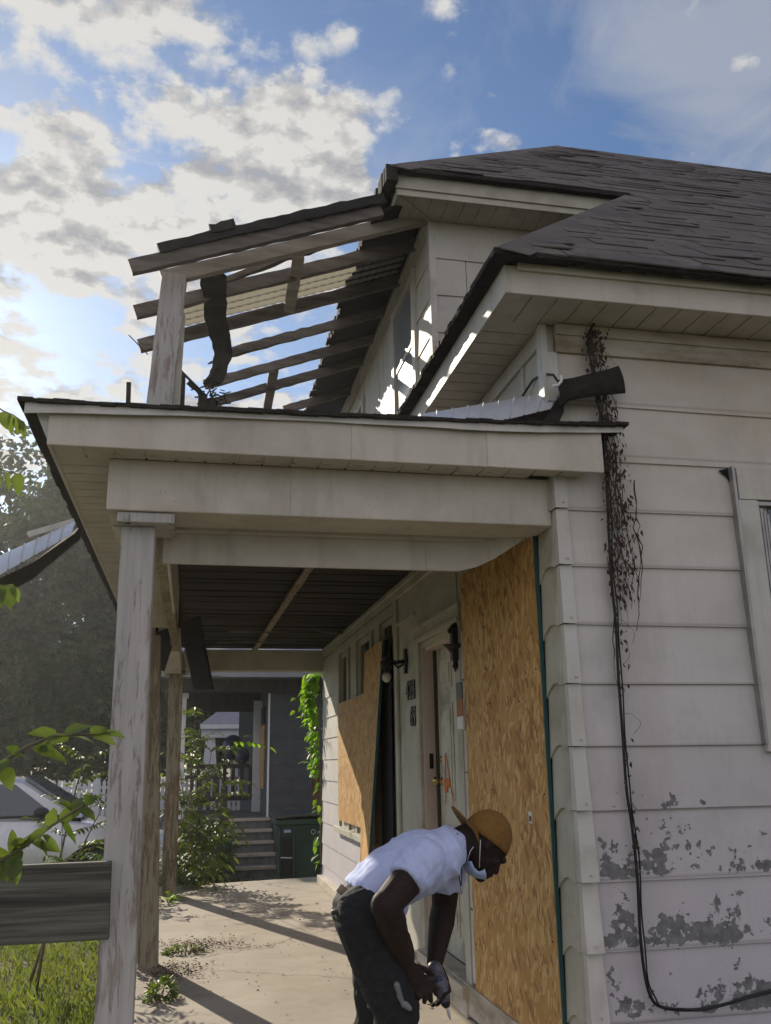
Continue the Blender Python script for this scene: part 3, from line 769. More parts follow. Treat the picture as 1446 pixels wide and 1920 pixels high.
# low part and main part decks
sheet(rb, [L0, Vector((XE, L0.y, L0.z)), Vector((XE, 5.325, zP(5.325))), Vector((leftx(5.3249), 5.325, zP(5.325)))], dn)
sheet(rb, [M0, Vector((XE, 5.325, zP(5.325))), Vector((XE, RYY, peak.z)), peak], dn)
# left hips
sheet(rb, [L0, Vector((leftx(5.32), 5.32, zP(5.32))), Vector((leftx(5.32), 7.2, zP(5.32))), Vector((L0.x, 7.2, L0.z))][::-1] if 0 else
      [L0, Vector((L0.x, 5.66, L0.z)), Vector((leftx(5.32), 5.66, zP(5.32))), Vector((leftx(5.32), 5.32, zP(5.32)))], (.02, 0, -.02))
sheet(rb, [M0, peak, Vector((peak.x, 11.0, peak.z)), Vector((M0.x, 13.6, M0.z))], (.02, 0, -.02))
sheet(rb, [peak, Vector((XE, RYY, peak.z)), Vector((XE, 13, M0.z)), Vector((peak.x, 11.0, peak.z))], (0, 0, -.03))
mk('roof_deck', rb, M['felt'], house, fixn=True)
sh = MB(); rr = random.Random(5)
def tab(mb, x0, x1, y0, y1, lift, thick, lip, skew=0):
    """one shingle lying on the slope between y0 (lower) and y1, front edge lifted"""
    nrm = Vector((0, -SL, 1)).normalized()
    a = []
    for (x, y, l) in ((x0, y0 + skew, lift), (x1, y0 - skew * .5, lift + lip), (x1, y1, .002), (x0, y1, .002)):
        a.append(Vector((x, y, zP(y))) + nrm * l)
    mb.hexa(a + [p + nrm * thick for p in a])
dy = .098; y = L0.y - .02; row = 0
while y < RYY - .02:
    xl = leftx(min(y + .13, 5.32)) if y < 5.28 else leftx(y + .13)
    if 5.28 < y < 5.325: xl = leftx(5.34) + .02
    x = xl; first = True; w0 = rr.uniform(.08, .3)
    while x < 11.0:
        w = w0 if first else rr.choice((.17, .3, .31, .46, .6)) * rr.uniform(.9, 1.1); first = False
        lift = rr.choice((.002, .003, .004, .006, .010)) * (1.0 if x < 8 else .6)
        lip = rr.choice((0, 0, .001, .003, .008, -.001)) 
        if y > 6.8: lip *= 1.3
        tab(sh, x + .0035, x + w - .0035, y + rr.uniform(-.010, .010), y + dy + .05, lift, .007, lip, rr.uniform(-.012, .012))
        x += w
    y += dy; row += 1
mk('shingle', sh, M['shingle'], house)
# ragged eave felt and left edges
ed = MB()
def ragged(mb, pts, wdt, down, thick=.012, rr=rr, n=24):
    for a, b_ in zip(pts[:-1], pts[1:]):
        a = Vector(a); b_ = Vector(b_)
        for i in range(n):
            p = a.lerp(b_, i / n); q = a.lerp(b_, (i + 1) / n); d = down + rr.uniform(0, .012)
            mb.add([p, q, q + Vector((0, 0, -d)), p + Vector((0, 0, -d * .9))], [(0, 1, 2, 3)])
            mb.add([p, q, q + wdt, p + wdt], [(0, 1, 2, 3)])
e1 = L0 + Vector((-.02, 0, .015))
for i in range(40):                                    # side (left) edge of low wing, shingle ends
    y0 = L0.y - .01 + i * .058; y1 = y0 + .0585; o = rr.uniform(-.005, .005)
    ed.box((L0.x - .022 + o, y0, L0.z - .022 + rr.uniform(-.004, .003)), (L0.x + .06, y1, L0.z + .004 + rr.uniform(0, .004)))
for i in range(120):
    x0 = L0.x + .05 + i * .06; ed.box((x0, L0.y - .010 - rr.uniform(0, .005), L0.z - .022 - rr.uniform(0, .008)), (x0 + .0601, L0.y + .03, L0.z - .004))
mk('roof_edge', ed, M['felt'], house)
ed = MB()
for i in range(140):                                   # side edge of main roof with jagged shingle ends
    y0 = M0.y - .01 + i * .058; y1 = y0 + .0585; o = rr.uniform(-.02, .01)
    ed.box((M0.x - .035 + o, y0, M0.z - .10 + rr.uniform(-.03, .01)), (M0.x + .05, y1, M0.z + .008 + rr.uniform(0, .01)))
for i in range(60):                                    # drip edge main front
    x0 = M0.x + i * .05; ed.box((x0, M0.y - .012 - rr.uniform(0, .006), M0.z - .028 - rr.uniform(0, .006)), (x0 + .0501, M0.y + .03, M0.z - .008))
mk('roof_edge', ed, M['felt'], house)
# hip and ridge caps
hc = MB()
def caps(p, q, w, step=.13, side=Vector((-.55, -.1, 0)), sd2=None, wl2=None):
    p = Vector(p); q = Vector(q); d = (q - p); n = int(d.length / step); d.normalize()
    for i in range(n):
        a = p + d * (i * step - .01); b_ = p + d * (i * step + step + .05)
        l = .007 + rr.uniform(0, .003)
        for s_, ww in ((side, wl2 or w), (sd2, w)):
            s_ = Vector(s_).normalized() * (ww + rr.uniform(-.008, .008))
            v = [a + Vector((0, 0, l)), a + s_ + Vector((0, 0, l * .6)), b_ + s_ + Vector((0, 0, .004)), b_ + Vector((0, 0, .012))]
            hc.hexa([x - Vector((0, 0, .007)) for x in v] + v)
right_on_plane = Vector((1, -.55, -.55 * SL))
caps(L0 + Vector((0.0, 0.0, .01)), Vector((leftx(5.2), 5.2, zP(5.2))) + Vector((0, 0, .01)), .15, side=(-1, .5, -.9), sd2=right_on_plane, wl2=.006)
mk('hip_cap', hc, M['shingle'], house); hc = MB()
caps(M0 + Vector((0.0, 0.0, .01)), peak + Vector((0, 0, .01)), .15, side=(-1, .5, -.9), sd2=right_on_plane, wl2=.006)
mk('hip_cap', hc, M['shingle'], house); hc = MB()
caps(peak + Vector((0, 0, .01)), Vector((11, RYY, peak.z + .01)), .15, step=.2, side=(0, 1, -.9), sd2=(0, -1, -SL))
mk('ridge_cap', hc, M['shingle'], house)

# ------------------------------------------------------------------ porch (ground floor)
porch = thing('porch', 'white porch with boxed beams, dark burnt board ceiling and peeling square posts', 'porch', (.5, 7.5, 0))
PF = 3.57; PX = -.60
def edge_top(x):
    P_ = [(-.70, 2.757), (-.17, 2.76), (.22, 2.770), (1.1, 2.783), (1.48, 2.794), (1.9, 2.816)]
    for (a, za), (b_, zb_) in zip(P_[:-1], P_[1:]):
        if x <= b_: return za + (zb_ - za) * (x - a) / (b_ - a)
    return 2.816
def strip_bot(x):
    P_ = [(-.70, 2.697), (-.17, 2.719), (.22, 2.733), (.75, 2.738), (1.1, 2.734), (1.48, 2.744), (1.9, 2.775)]
    for (a, za), (b_, zb_) in zip(P_[:-1], P_[1:]):
        if x <= b_: return za + (zb_ - za) * (x - a) / (b_ - a)
    return 2.775
pf = MB(); n = 26
# front fascia board
pf.prism([(PX, PF, 2.578), (1.765, PF, 2.578), (1.765, PF, 2.79), (1.2, PF, 2.765), (.5, PF, 2.755), (PX, PF, 2.735)], (0, .018, 0))
pf.box((PX, PF + .0185, 2.578), (PX + .018, 11.35, 2.735))
mk('fascia', pf, M['vinyl'], porch, bevel=.004)
# wavy metal drip strip above the fascia
ws = MB(); vs = []; fs = []; n = 60
for i in range(n + 1):
    t = i / n; x = -.69 + (1.868 + .69) * t
    zt = edge_top(x) - .010
    zb = strip_bot(x) + .0015 * math.sin(t * 31)
    yo = PF - .022 - .006 * math.sin(t * 11)
    vs += [(x, yo, zb), (x, yo + .004, zt), (x, yo + .010, zt), (x, yo + .006, zb)]
for i in range(n):
    o = i * 4
    for j in range(4): fs.append((o + j, o + (j + 1) % 4, o + 4 + (j + 1) % 4, o + 4 + j))
fs += [(0, 1, 2, 3), (n * 4 + 3, n * 4 + 2, n * 4 + 1, n * 4)]
ws.add(vs, fs, False)
mk('drip_strip', ws, M['trim'], porch)
# roof sheet with dark ragged edge
pr = MB(); rr = random.Random(8)
m_ = 44
for i in range(m_):
    t = i / m_; x0 = -.70 + 2.58 * t; x1 = -.70 + 2.58 * (i + 1) / m_; z0 = edge_top(x0) - .014
    pr.box((x0, PF - .035 - rr.uniform(0, .008), z0 + rr.uniform(-.003, .001)), (x1 + .004, PF + .16, z0 + .012 + rr.uniform(0, .005)))
pr.box((-.70, PF + .155, 2.745), (1.574, 11.45, 2.772))
mk('roof_sheet', pr, M['felt'], porch)
le = MB()
for i in range(60): y0 = PF - .03 + i * .131; le.box((-.715 - rr.uniform(0, .01), y0, 2.745 + rr.uniform(0, .006)), (-.66, y0 + .134, 2.7635))
mk('side_edge', le, M['felt'], porch)
le = MB(); le.hexa([(-.665, PF + .02, 2.745), (PX, PF + .02, 2.60), (PX, 11.35, 2.60), (-.665, 11.35, 2.745), (-.66, PF + .02, 2.76), (PX, PF + .02, 2.735), (PX, 11.35, 2.735), (-.66, 11.35, 2.76)])
mk('side_fascia', le, M['trim'], porch)
# soffit panels
ps = MB(); x = PX + .02
while x < 1.70:
    ps.box((x, PF + .018, 2.584), (x + .11, 3.72 if x < 1.45 else 3.675, 2.592)); ps.box((x + .11, PF + .018, 2.5895), (x + .12, 3.72 if x < 1.45 else 3.675, 2.592)); x += .12
y = 3.72
while y < 11.2:
    ps.box((PX + .018, y, 2.584), (-.37, y + .11, 2.592)); ps.box((PX + .018, y + .11, 2.5895), (-.37, y + .12, 2.592)); y += .12
for k in range(13): ps.box((-.35 + k * .145, 3.66, 2.5785), (-.33 + k * .145, 3.70, 2.5838))
mk('soffit', ps, M['vinyl'], porch)
# front boxed beam
bm_ = MB(); bm_.box((-.374, 3.72, 2.363), (1.562, 3.98, 2.584))
mk('front_beam', bm_, M['vinyl'], porch, bevel=.006)
ib = MB()                                              # inner board with its right end peeled up
vs = []; n = 20
for i in range(n + 1):
    t = i / n; x = -.15 + 1.70 * t; zb = 2.212 + (.18 * max(0, (t - .80) / .2) ** 1.6); yy = 4.03 - .12 * max(0, (t - .75) / .25) ** 2
    vs += [(x, yy, zb), (x, yy, 2.364), (x, yy + .02, 2.364), (x, yy + .02, zb)]
fs = [(0, 1, 2, 3)]
for i in range(n):
    o = i * 4
    for j in range(4): fs.append((o + j, o + (j + 1) % 4, o + 4 + (j + 1) % 4, o + 4 + j))
fs.append((n * 4 + 3, n * 4 + 2, n * 4 + 1, n * 4)); ib.add(vs, fs)
ib.box((-.15, 3.985, 2.350), (1.5, 4.028, 2.40))
mk('inner_board', ib, M['vinyl'], porch)
for x0, y0, z0, z1 in ((.62, 3.57, 2.58, 2.74), (1.22, 3.57, 2.58, 2.775), (.38, 3.72, 2.365, 2.58), (1.05, 4.03, 2.215, 2.36)):
    jm = MB(); jm.box((x0, y0 - .0035, z0), (x0 + .05, y0 - .0005, z1)); mk('joint_cover', jm, M['vinyl'], porch)
bc = MB(); bc.box((-.33, 3.735, 2.318), (-.10, 4.0, 2.361)); mk('beam_cap', bc, M['post'], porch, bevel=.004)
# side beam, broken past the middle post
sb = MB(); sb.box((-.37, 3.985, 2.363), (-.355, 11.15, 2.584)); sb.box((-.37, 3.985, 2.35), (-.13, 7.0, 2.3625)); sb.box((-.135, 4.06, 2.23), (-.12, 6.7, 2.58))
sb.box((-.33, 8.6, 2.36), (-.13, 11.15, 2.58))
mk('side_beam', sb, M['vinyl'], porch, bevel=.004)
sj = MB(); sj.bar((-.16, 4.1, 2.30), (-.14, 6.9, 2.26), .05, .10, seg=10, jit=.006); mk('splintered_beam', sj, M['post2'], porch)
# far beam
fb = MB(); fb.box((-.12, 11.154, 2.44), (1.575, 11.34, 2.69)); mk('far_beam', fb, M['cream'], porch, bevel=.004)
cu = MB(); vs = []
for i in range(9):
    t = i / 8; a = t * 1.6; x = -.20 + .12 * math.sin(a); zc_ = 2.62 - .26 * (1 - math.cos(a))
    vs.append((x, zc_))
for i in range(8):
    (x0, z0), (x1, z1) = vs[i], vs[i + 1]
    cu.hexa([(x0, 10.55, z0), (x0 + .02, 10.55, z0 + .01), (x0 + .02, 10.9, z0 + .01), (x0, 10.9, z0), (x1, 10.55, z1), (x1 + .02, 10.55, z1 + .01), (x1 + .02, 10.9, z1 + .01), (x1, 10.9, z1)])
cu.prism([(-.29, 10.72, 2.40), (-.06, 10.72, 2.40), (-.09, 10.72, 2.56), (-.20, 10.72, 2.63), (-.26, 10.72, 2.5)], (0, .05, 0))
mk('bent_trim', cu, M['trim'], porch)
# ceiling
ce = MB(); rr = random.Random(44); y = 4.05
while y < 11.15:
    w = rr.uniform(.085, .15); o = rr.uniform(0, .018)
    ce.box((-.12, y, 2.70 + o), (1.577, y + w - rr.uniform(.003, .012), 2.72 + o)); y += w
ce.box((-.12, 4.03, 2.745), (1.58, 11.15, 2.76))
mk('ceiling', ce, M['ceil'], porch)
cb = MB(); cb.bar((.775, 5.6, 2.675), (.71, 10.95, 2.665), .055, .03, seg=14, jit=.004); cbo = mk('ceiling_batten', cb, M['post2'], porch)
for a_, b_, w_, h_ in (((.25, 10.2, 2.65), (1.1, 10.0, 2.655), .03, .02), ((.35, 9.3, 2.65), (1.25, 9.35, 2.655), .03, .02), ((1.2, 9.0, 2.63), (1.5, 9.4, 2.66), .05, .02)):
    cb = MB(); cb.bar(a_, b_, w_, h_); mk('hanging_lath', cb, M['rafter'], porch)
# dark fallen panels at the left
dp = MB(); dp.hexa([(-.11, 7.15, 2.40), (.02, 7.05, 2.45), (.04, 7.09, 2.45), (-.09, 7.19, 2.40), (0.01, 7.2, 1.905), (.145, 7.1, 1.90), (.165, 7.14, 1.90), (.03, 7.24, 1.905)])
dp.hexa([(-.28, 7.28, 2.36), (-.12, 7.28, 2.42), (-.12, 7.30, 2.42), (-.28, 7.30, 2.36), (-.245, 7.24, 2.06), (-.215, 7.24, 2.05), (-.215, 7.26, 2.05), (-.245, 7.26, 2.06)])
mk('hanging_panel', dp, M['char'], porch)
# posts
def post(mb, x0, x1, y0, y1, z0, z1, rr, lean=0, n=14):
    vs = []
    for i in range(n + 1):
        t = i / n; z = z0 + (z1 - z0) * t; o = lean * t
        for (a, b_) in ((x0, y0), (x1, y0), (x1, y1), (x0, y1)): vs.append((a + o + rr.uniform(-.0015, .0015), b_ + rr.uniform(-.0015, .0015), z))
    fs = [(3, 2, 1, 0)]
    for i in range(n):
        o = i * 4
        for j in range(4): fs.append((o + j, o + (j + 1) % 4, o + 4 + (j + 1) % 4, o + 4 + j))
    fs.append((n * 4, n * 4 + 1, n * 4 + 2, n * 4 + 3)); mb.add(vs, fs)
rr = random.Random(2)
p1 = MB(); post(p1, -.298, -.163, 3.80, 3.935, -.02, 2.318, rr, -.016)
mk('post', p1, M['post'], porch, label='nearest porch post, pale grey paint cracked down its length', bevel=.006)
p2 = MB(); post(p2, -.296, -.156, 7.08, 7.22, -.05, 2.31, rr, -.095)
mk('post', p2, M['post2'], porch, label='brown stained middle porch post with dark rotten foot', bevel=.006)
p3 = MB(); post(p3, -.243, -.09, 10.76, 10.90, -.02, 2.40, rr, -.02); p3.box((-.30, 10.72, 2.36), (-.05, 10.93, 2.40))
mk('post', p3, M['post2'], porch, label='farthest and thinnest looking porch post', bevel=.006)
# dark board fixed to the near post
db = MB(); db.hexa([(-1.9, 3.73, .735), (-.265, 3.752, .738), (-.265, 3.792, .738), (-1.9, 3.77, .735), (-1.9, 3.73, 1.0), (-.272, 3.752, 1.008), (-.272, 3.792, 1.008), (-1.9, 3.77, 1.0)])
db2 = mk('rail_board', db, M['board'], bevel=.004)
setp(db2, 'wide dark weathered board fixed across the nearest porch post above the grass', 'board')
ps_ = MB(); ps_.box((-1.55, 3.775, -.15), (-1.45, 3.87, .99)); mk('board_post', ps_, M['board'], db2)

# ------------------------------------------------------------------ burnt upper porch frame
frame = thing('upper_porch_frame', 'open burnt skeleton of the upper porch roof, bare rafters on one leaning post', 'roof frame', (.5, 7, 2.8))
RM = (5.2 - 4.42) / 2.075
def zr(x): return 5.2 + RM * (x - 1.575)
def rafter(x0, x1, y, w=.05, h=.085, off=0, mat='rafter', jit=.004, y2=None, lab=None, taper=1, name='rafter', parent=None):
    mb = MB(); mb.bar((x0, y, zr(x0) + off), (x1, y if y2 is None else y2, zr(x1) + off), w, h, seg=22, jit=jit, taper=taper)
    return mk(name, mb, M[mat], parent or frame, lab)
rafter(-.31, 1.56, 5.70, .06, .10, .045, 'lightrafter', .002, lab='pale front beam of the upper porch roof')
rafter(-.50, 1.17, 5.47, .05, .10, .05, 'rafter', .003)
x_ = MB(); x_.bar((-.33, 5.46, zr(-.33) + .13), (1.19, 5.44, zr(1.19) + .115), .06, .07, seg=30, jit=.006); x_.bar((.0, 5.45, zr(0) + .17), (.16, 5.45, zr(.16) + .175), .07, .06, seg=4, jit=.01)
mk('charred_plank', x_, M['char'], frame)
rafter(-.50, 1.56, 6.03, .05, .095, .02)
rafter(-.50, 1.56, 6.58, .05, .095, .02)
rafter(.19, 1.56, 7.13, .045, .075, .02, jit=.006)
rafter(0.0, 1.56, 7.68, .045, .08, .02)
rafter(.06, 1.56, 8.17, .045, .08, .02)
rafter(.83, 1.56, 8.93, .045, .08, .02)
sp_ = MB(); sp_.bar((.19, 7.13, zr(.19) + .0), (.02, 7.12, zr(.02) - .035), .03, .03, seg=6, jit=.006, taper=.3); mk('splinter', sp_, M['rafter'], frame)
for (a, b_, w) in (((.036, 5.92, zr(.036) + .03), (.53, 5.77, zr(.53) + .02), .04), ((.50, 5.78, zr(.5) + .02), (.80, 5.80, zr(.8) + .05), .035)):
    mb = MB(); mb.bar(a, b_, .03, w, seg=6, jit=.006); mk('brace', mb, M['rafter'], frame)
for (x, y0, y1) in ((.62, 5.73, 6.56), (.62, 7.69, 8.9)):
    mb = MB(); mb.bar((x, y0, zr(x) - .01), (x + .02, y1, zr(x) - .01), .085, .03, seg=6, jit=.003); mk('cross_block', mb, M['lightrafter'] if y0 < 6 else M['rafter'], frame)
# remaining dark sheathing by the wall
she = MB(); rr = random.Random(17); y = 5.52
edge = [(5.5, 1.15), (6.2, 1.11), (6.7, 1.085), (7.4, 1.1), (8.1, 1.1), (9.1, 1.12), (13, 1.1)]
def ex(y):
    for (a, xa), (b_, xb) in zip(edge[:-1], edge[1:]):
        if a <= y <= b_: return xa + (xb - xa) * (y - a) / (b_ - a)
    return 1.1
while y < 9.3:
    w = rr.uniform(.06, .12); x0 = ex(min(y, 12.9)) + rr.uniform(-.025, .03)
    she.hexa([(x0, y, zr(x0) + .075), (1.60, y, zr(1.6) + .075), (1.60, y + w, zr(1.6) + .075), (x0, y + w, zr(x0) + .075),
              (x0, y, zr(x0) + .095), (1.60, y, zr(1.6) + .095), (1.60, y + w, zr(1.6) + .095), (x0, y + w, zr(x0) + .095)]); y += w - .002
mk('sheathing', she, M['char'], frame)
# corrugated translucent panel
m, nt, N, L, b = newmat('translucent_corrugated'); n = tex(N, L, scale=30, detail=4)
L.new(ramp(N, L, n.outputs[0], [(.3, (.40, .385, .33)), (.7, (.58, .56, .50))]), b.inputs['Base Color']); b.inputs['Roughness'].default_value = .6
t_ = N.new('ShaderNodeBsdfTranslucent'); t_.inputs[0].default_value = (.62, .60, .53, 1); mx = N.new('ShaderNodeMixShader'); mx.inputs[0].default_value = .55
L.new(b.outputs[0], mx.inputs[1]); L.new(t_.outputs[0], mx.inputs[2]); L.new(mx.outputs[0], [q for q in N if q.type == 'OUTPUT_MATERIAL'][0].inputs[0])
M['corr'] = m
co = MB(); vs = []; fs = []; nx, ny = 110, 33
for i in range(nx + 1):
    for j in range(ny + 1):
        x = -.24 + (1.53 + .24) * i / nx; y = 6.14 + .40 * j / ny
        vs.append((x, y, zr(x) + .078 + .017 * math.sin(j / ny * 2 * math.pi * 4) + .0035 * math.sin(i * 1.57)))
for i in range(nx):
    for j in range(ny): a = i * (ny + 1) + j; fs.append((a, a + 1, a + ny + 2, a + ny + 1))
co.add(vs, fs, True); coo = mk('corrugated_panel', co, M['corr'], frame)
sd_ = coo.modifiers.new('s', 'SOLIDIFY'); sd_.thickness = .002
# hanging torn sheet
hs = MB(); P_ = [(.00, 5.80, 4.70, .16), (.02, 6.1, 4.62, .13), (.03, 6.3, 4.48, .11), (.10, 6.4, 4.40, .13), (.13, 6.5, 4.25, .12), (.12, 6.5, 4.12, .10), (.07, 6.5, 4.02, .07), (.0, 6.5, 3.97, .05)]
P_ = [(.035, 5.75, 4.66, .085), (.045, 5.95, 4.60, .085), (.065, 6.2, 4.55, .08), (.11, 6.45, 4.52, .08), (.13, 6.5, 4.40, .065), (.115, 6.5, 4.28, .06), (.07, 6.5, 4.17, .065), (.02, 6.5, 4.11, .075)]
vs = []; NR = 40; rf = random.Random(19)
for i in range(NR + 1):
    t = i / NR * (len(P_) - 1); k = min(int(t), len(P_) - 2); f_ = t - k; x, y, z, w = [P_[k][q] * (1 - f_) + P_[k + 1][q] * f_ for q in range(4)]
    wl1 = w * (1 + .28 * mnoise.noise(Vector((i * .23, 1, 0))) + rf.uniform(-.05, .03)); wr1 = w * (1 + .3 * mnoise.noise(Vector((i * .2, 7, 0))) + rf.uniform(-.05, .05))
    if i > NR - 4: wl1 *= rf.uniform(.2, 1); wr1 *= rf.uniform(.2, 1)
    for k in range(5):
        u = k / 4 * 2 - 1; vs.append((x + u * (wl1 if u < 0 else wr1), y + .03 * u * u + .012 * math.sin(i * .5 + k * 1.7), z + rf.uniform(-.006, .006)))
fs = []
for i in range(NR):
    for k in range(4): a = i * 5 + k; fs.append((a, a + 1, a + 6, a + 5))
hs.add(vs, fs, False); ho = mk('torn_felt', hs, M['char'], frame)
s2 = ho.modifiers.new('s', 'SOLIDIFY'); s2.thickness = .006
# rags and broken bits below
rg = MB(); rr = random.Random(77)
for a_, b_, w_, h_, n_ in (((-.12, 6.45, 4.12), (.02, 6.5, 4.02), .03, .03, 4), ((-.235, 6.3, 4.20), (-.01, 6.4, 4.02), .012, .015, 1), ((.02, 6.5, 3.9), (.10, 6.5, 4.0), .03, .05, 3), ((-.52, 5.9, 4.20), (-.38, 5.8, 4.02), .006, .006, 1)):
    rg = MB(); rg.bar(a_, b_, w_, h_, seg=n_, jit=.008 if n_ > 1 else 0, rr=rr); mk('broken_batten', rg, M['char'], frame)
rg = MB()
for k in range(60):
    p = Vector((rr.uniform(-.06, .16), 6.45 + rr.uniform(-.05, .05), 4.02 + rr.gauss(0, .035))); rg.bar(p, p + Vector((rr.uniform(-.05, .05), rr.uniform(-.03, .03), rr.uniform(-.05, .03))), .012, .004)
mk('debris', rg, M['char'], frame)
up = MB(); rr = random.Random(4)
post(up, -.41, -.25, 5.64, 5.78, 2.80, 4.56, rr, .105)
upo = mk('post', up, M['post'], frame, label='leaning upper post with flaking pale paint', bevel=.005)
up = MB(); post(up, -.225, -.165, 5.70, 5.78, 2.80, 4.3, rr, .02); mk('cut_stud', up, M['cream'], frame)
up = MB(); post(up, -.20, -.12, 6.4, 6.47, 2.80, 4.16, rr, -.02, 6); post(up, -.06, .07, 6.45, 6.52, 2.80, 4.0, rr, .02, 6); up.bar((-.47, 5.9, 2.8), (-.50, 5.9, 3.85), .02, .03)
mk('broken_stud', up, M['char'], frame)

# ------------------------------------------------------------------ metal sheets
def ribbed(name, label, P, Q, R_, S, nrib, parent=None, back=True):
    """ribbed sheet, P-Q top edge, R_-S bottom edge"""
    P, Q, R_, S = map(Vector, (P, Q, R_, S)); mb = MB(); vs = []; fs = []; n = nrib * 14
    nr = (Q - P).cross(R_ - P).normalized()
    if nr.y > 0: nr = -nr
    for i in range(n + 1):
        t = i / n; ph = i % 14; h = .009 if ph == 0 else 0
        for j in range(5):
            v = j / 4; bow = math.sin(v * math.pi) * .01
            vs.append(P.lerp(Q, t).lerp(R_.lerp(S, t), v) + nr * (h + bow))
    for i in range(n):
        for j in range(4): a = i * 5 + j; fs.append((a, a + 1, a + 6, a + 5))
    mb.add(vs, fs); o = mk(name, mb, M['galv']); setp(o, label, 'metal sheet', 'torn ribbed metal sheets')
    k = o.modifiers.new('s', 'SOLIDIFY'); k.thickness = .0025; return o
o = ribbed('metal_sheet', 'ribbed silver metal sheet lying on the porch roof beside the black felt roll', aY(790, 776, 3.86), aY(1052, 733, 3.74), aY(795, 824, 3.66), aY(1034, 766, 3.64), 9)
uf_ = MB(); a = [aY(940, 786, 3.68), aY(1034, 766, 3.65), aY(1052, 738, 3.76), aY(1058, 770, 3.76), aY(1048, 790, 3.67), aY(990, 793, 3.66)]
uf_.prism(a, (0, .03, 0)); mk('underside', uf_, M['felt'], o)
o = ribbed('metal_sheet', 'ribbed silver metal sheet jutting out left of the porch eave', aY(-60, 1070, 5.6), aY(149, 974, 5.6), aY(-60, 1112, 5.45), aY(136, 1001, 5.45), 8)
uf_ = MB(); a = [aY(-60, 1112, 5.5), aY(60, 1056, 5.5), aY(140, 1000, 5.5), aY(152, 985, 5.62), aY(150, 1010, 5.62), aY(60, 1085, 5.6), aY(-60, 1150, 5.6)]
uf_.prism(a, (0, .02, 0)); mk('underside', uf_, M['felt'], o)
bt = MB(); bt.bar(aY(52, 1003, 5.62), aY(148, 975, 5.62), .02, .035); mk('edge_board', bt, M['trim'], o)
# curled black felt roll
fr_ = MB(); vs = []; fs = []
top = [(1052, 706), (1085, 700), (1120, 693), (1150, 685), (1170, 677)]; bot = [(1056, 760), (1075, 742), (1110, 738), (1150, 733), (1183, 728)]
for i in range(5):
    a = aY(*top[i], 3.55); b_ = aY(*bot[i], 3.55)
    for j in range(7):
        v = j / 6; p = a.lerp(b_, v); p.y = 3.60 - .014 * math.sin(v * math.pi) + .01 * math.sin(i * 2.0); vs.append(p)
for i in range(4):
    for j in range(6): a = i * 7 + j; fs.append((a, a + 1, a + 8, a + 7))
fr_.add(vs, fs, True)
fr_.prism([aY(1056, 730, 3.62), aY(1058, 772, 3.62), aY(1050, 789, 3.62), aY(1020, 789, 3.62), aY(1040, 760, 3.62)], (0, .03, 0))
fo = mk('felt_roll', fr_, M['felt']); setp(fo, 'curled piece of black roofing felt sticking up over the porch roof edge', 'roofing felt')
k = fo.modifiers.new('s', 'SOLIDIFY'); k.thickness = .006
mb = MB(); mb.tube([aY(980, 742, 3.9), aY(1000, 712, 3.8), aY(1020, 701, 3.7), aY(1038, 703, 3.62), aY(1044, 712, 3.6)], .006); mk('cord', mb, M['cable'], fo)
mb = MB(); mb.tube([aY(1052, 704, 3.58), aY(1053, 714, 3.57), aY(1047, 722, 3.58), aY(1038, 724, 3.58)], .007); mk('pale_lip', mb, M['white'], fo)

# ------------------------------------------------------------------ cable with dead vine on the side wall
pts = [(1160, 574, 3.62), (1140, 580, 3.62), (1122, 596, 3.64), (1108, 618, 3.64), (1103, 642, 3.64), (1110, 690, 3.64), (1118, 740, 3.64), (1128, 790, 3.64), (1134, 860, 3.64), (1138, 900, 3.65), (1142, 1000, 3.65), (1148, 1100, 3.65), (1155, 1170, 3.65),
       (1160, 1270, 3.65), (1168, 1380, 3.65), (1175, 1480, 3.65), (1184, 1540, 3.65), (1195, 1640, 3.65), (1200, 1740, 3.65), (1208, 1820, 3.65), (1220, 1868, 3.65), (1240, 1888, 3.65), (1290, 1894, 3.65), (1350, 1886, 3.65), (1446, 1858, 3.65), (1700, 1800, 3.65)]
W3 = [aY(*p) for p in pts]
def smooth(P_, k=4):
    o = []
    for i in range(len(P_) - 1):
        p0, p1, p2, p3 = P_[max(i - 1, 0)], P_[i], P_[i + 1], P_[min(i + 2, len(P_) - 1)]
        for j in range(k):
            t = j / k; o.append(.5 * ((2 * p1) + (p2 - p0) * t + (2 * p0 - 5 * p1 + 4 * p2 - p3) * t * t + (3 * p1 - p0 - 3 * p2 + p3) * t ** 3))
    return o + [P_[-1]]
cbm = MB(); cbm.tube(smooth(W3), .0065); 
cbm.tube([p + Vector((.011 + .003 * math.sin(i * .9), -.004, .004 * math.sin(i))) for i, p in enumerate(smooth(W3[4:]))], .0035)
co_ = mk('cable', cbm, M['cable']); setp(co_, 'black cable running down the side wall and turning right at the bottom', 'cable')
vn = MB(); rr = random.Random(61)
def vx(z):      # vine centre line by height
    for a, b_ in zip(W3[2:-1], W3[3:]):
        if min(a.z, b_.z) <= z <= max(a.z, b_.z): return a.x + (b_.x - a.x) * ((z - a.z) / (b_.z - a.z + 1e-9))
    return 1.79
dens = [(3.32, .05, .09), (3.2, .03, .12), (3.0, .03, .10), (2.75, .03, .11), (2.6, .04, .13), (2.4, .03, .15), (2.2, .03, .15), (2.0, .02, .12), (1.8, .02, .06), (1.4, .01, .03), (1.2, .02, .02), (.9, .01, .015)]
def vd_(z):
    for a, b_ in zip(dens[:-1], dens[1:]):
        if b_[0] <= z <= a[0]: t = (a[0] - z) / (a[0] - b_[0]); return a[1] + (b_[1] - a[1]) * t, a[2] + (b_[2] - a[2]) * t
    return .01, .01
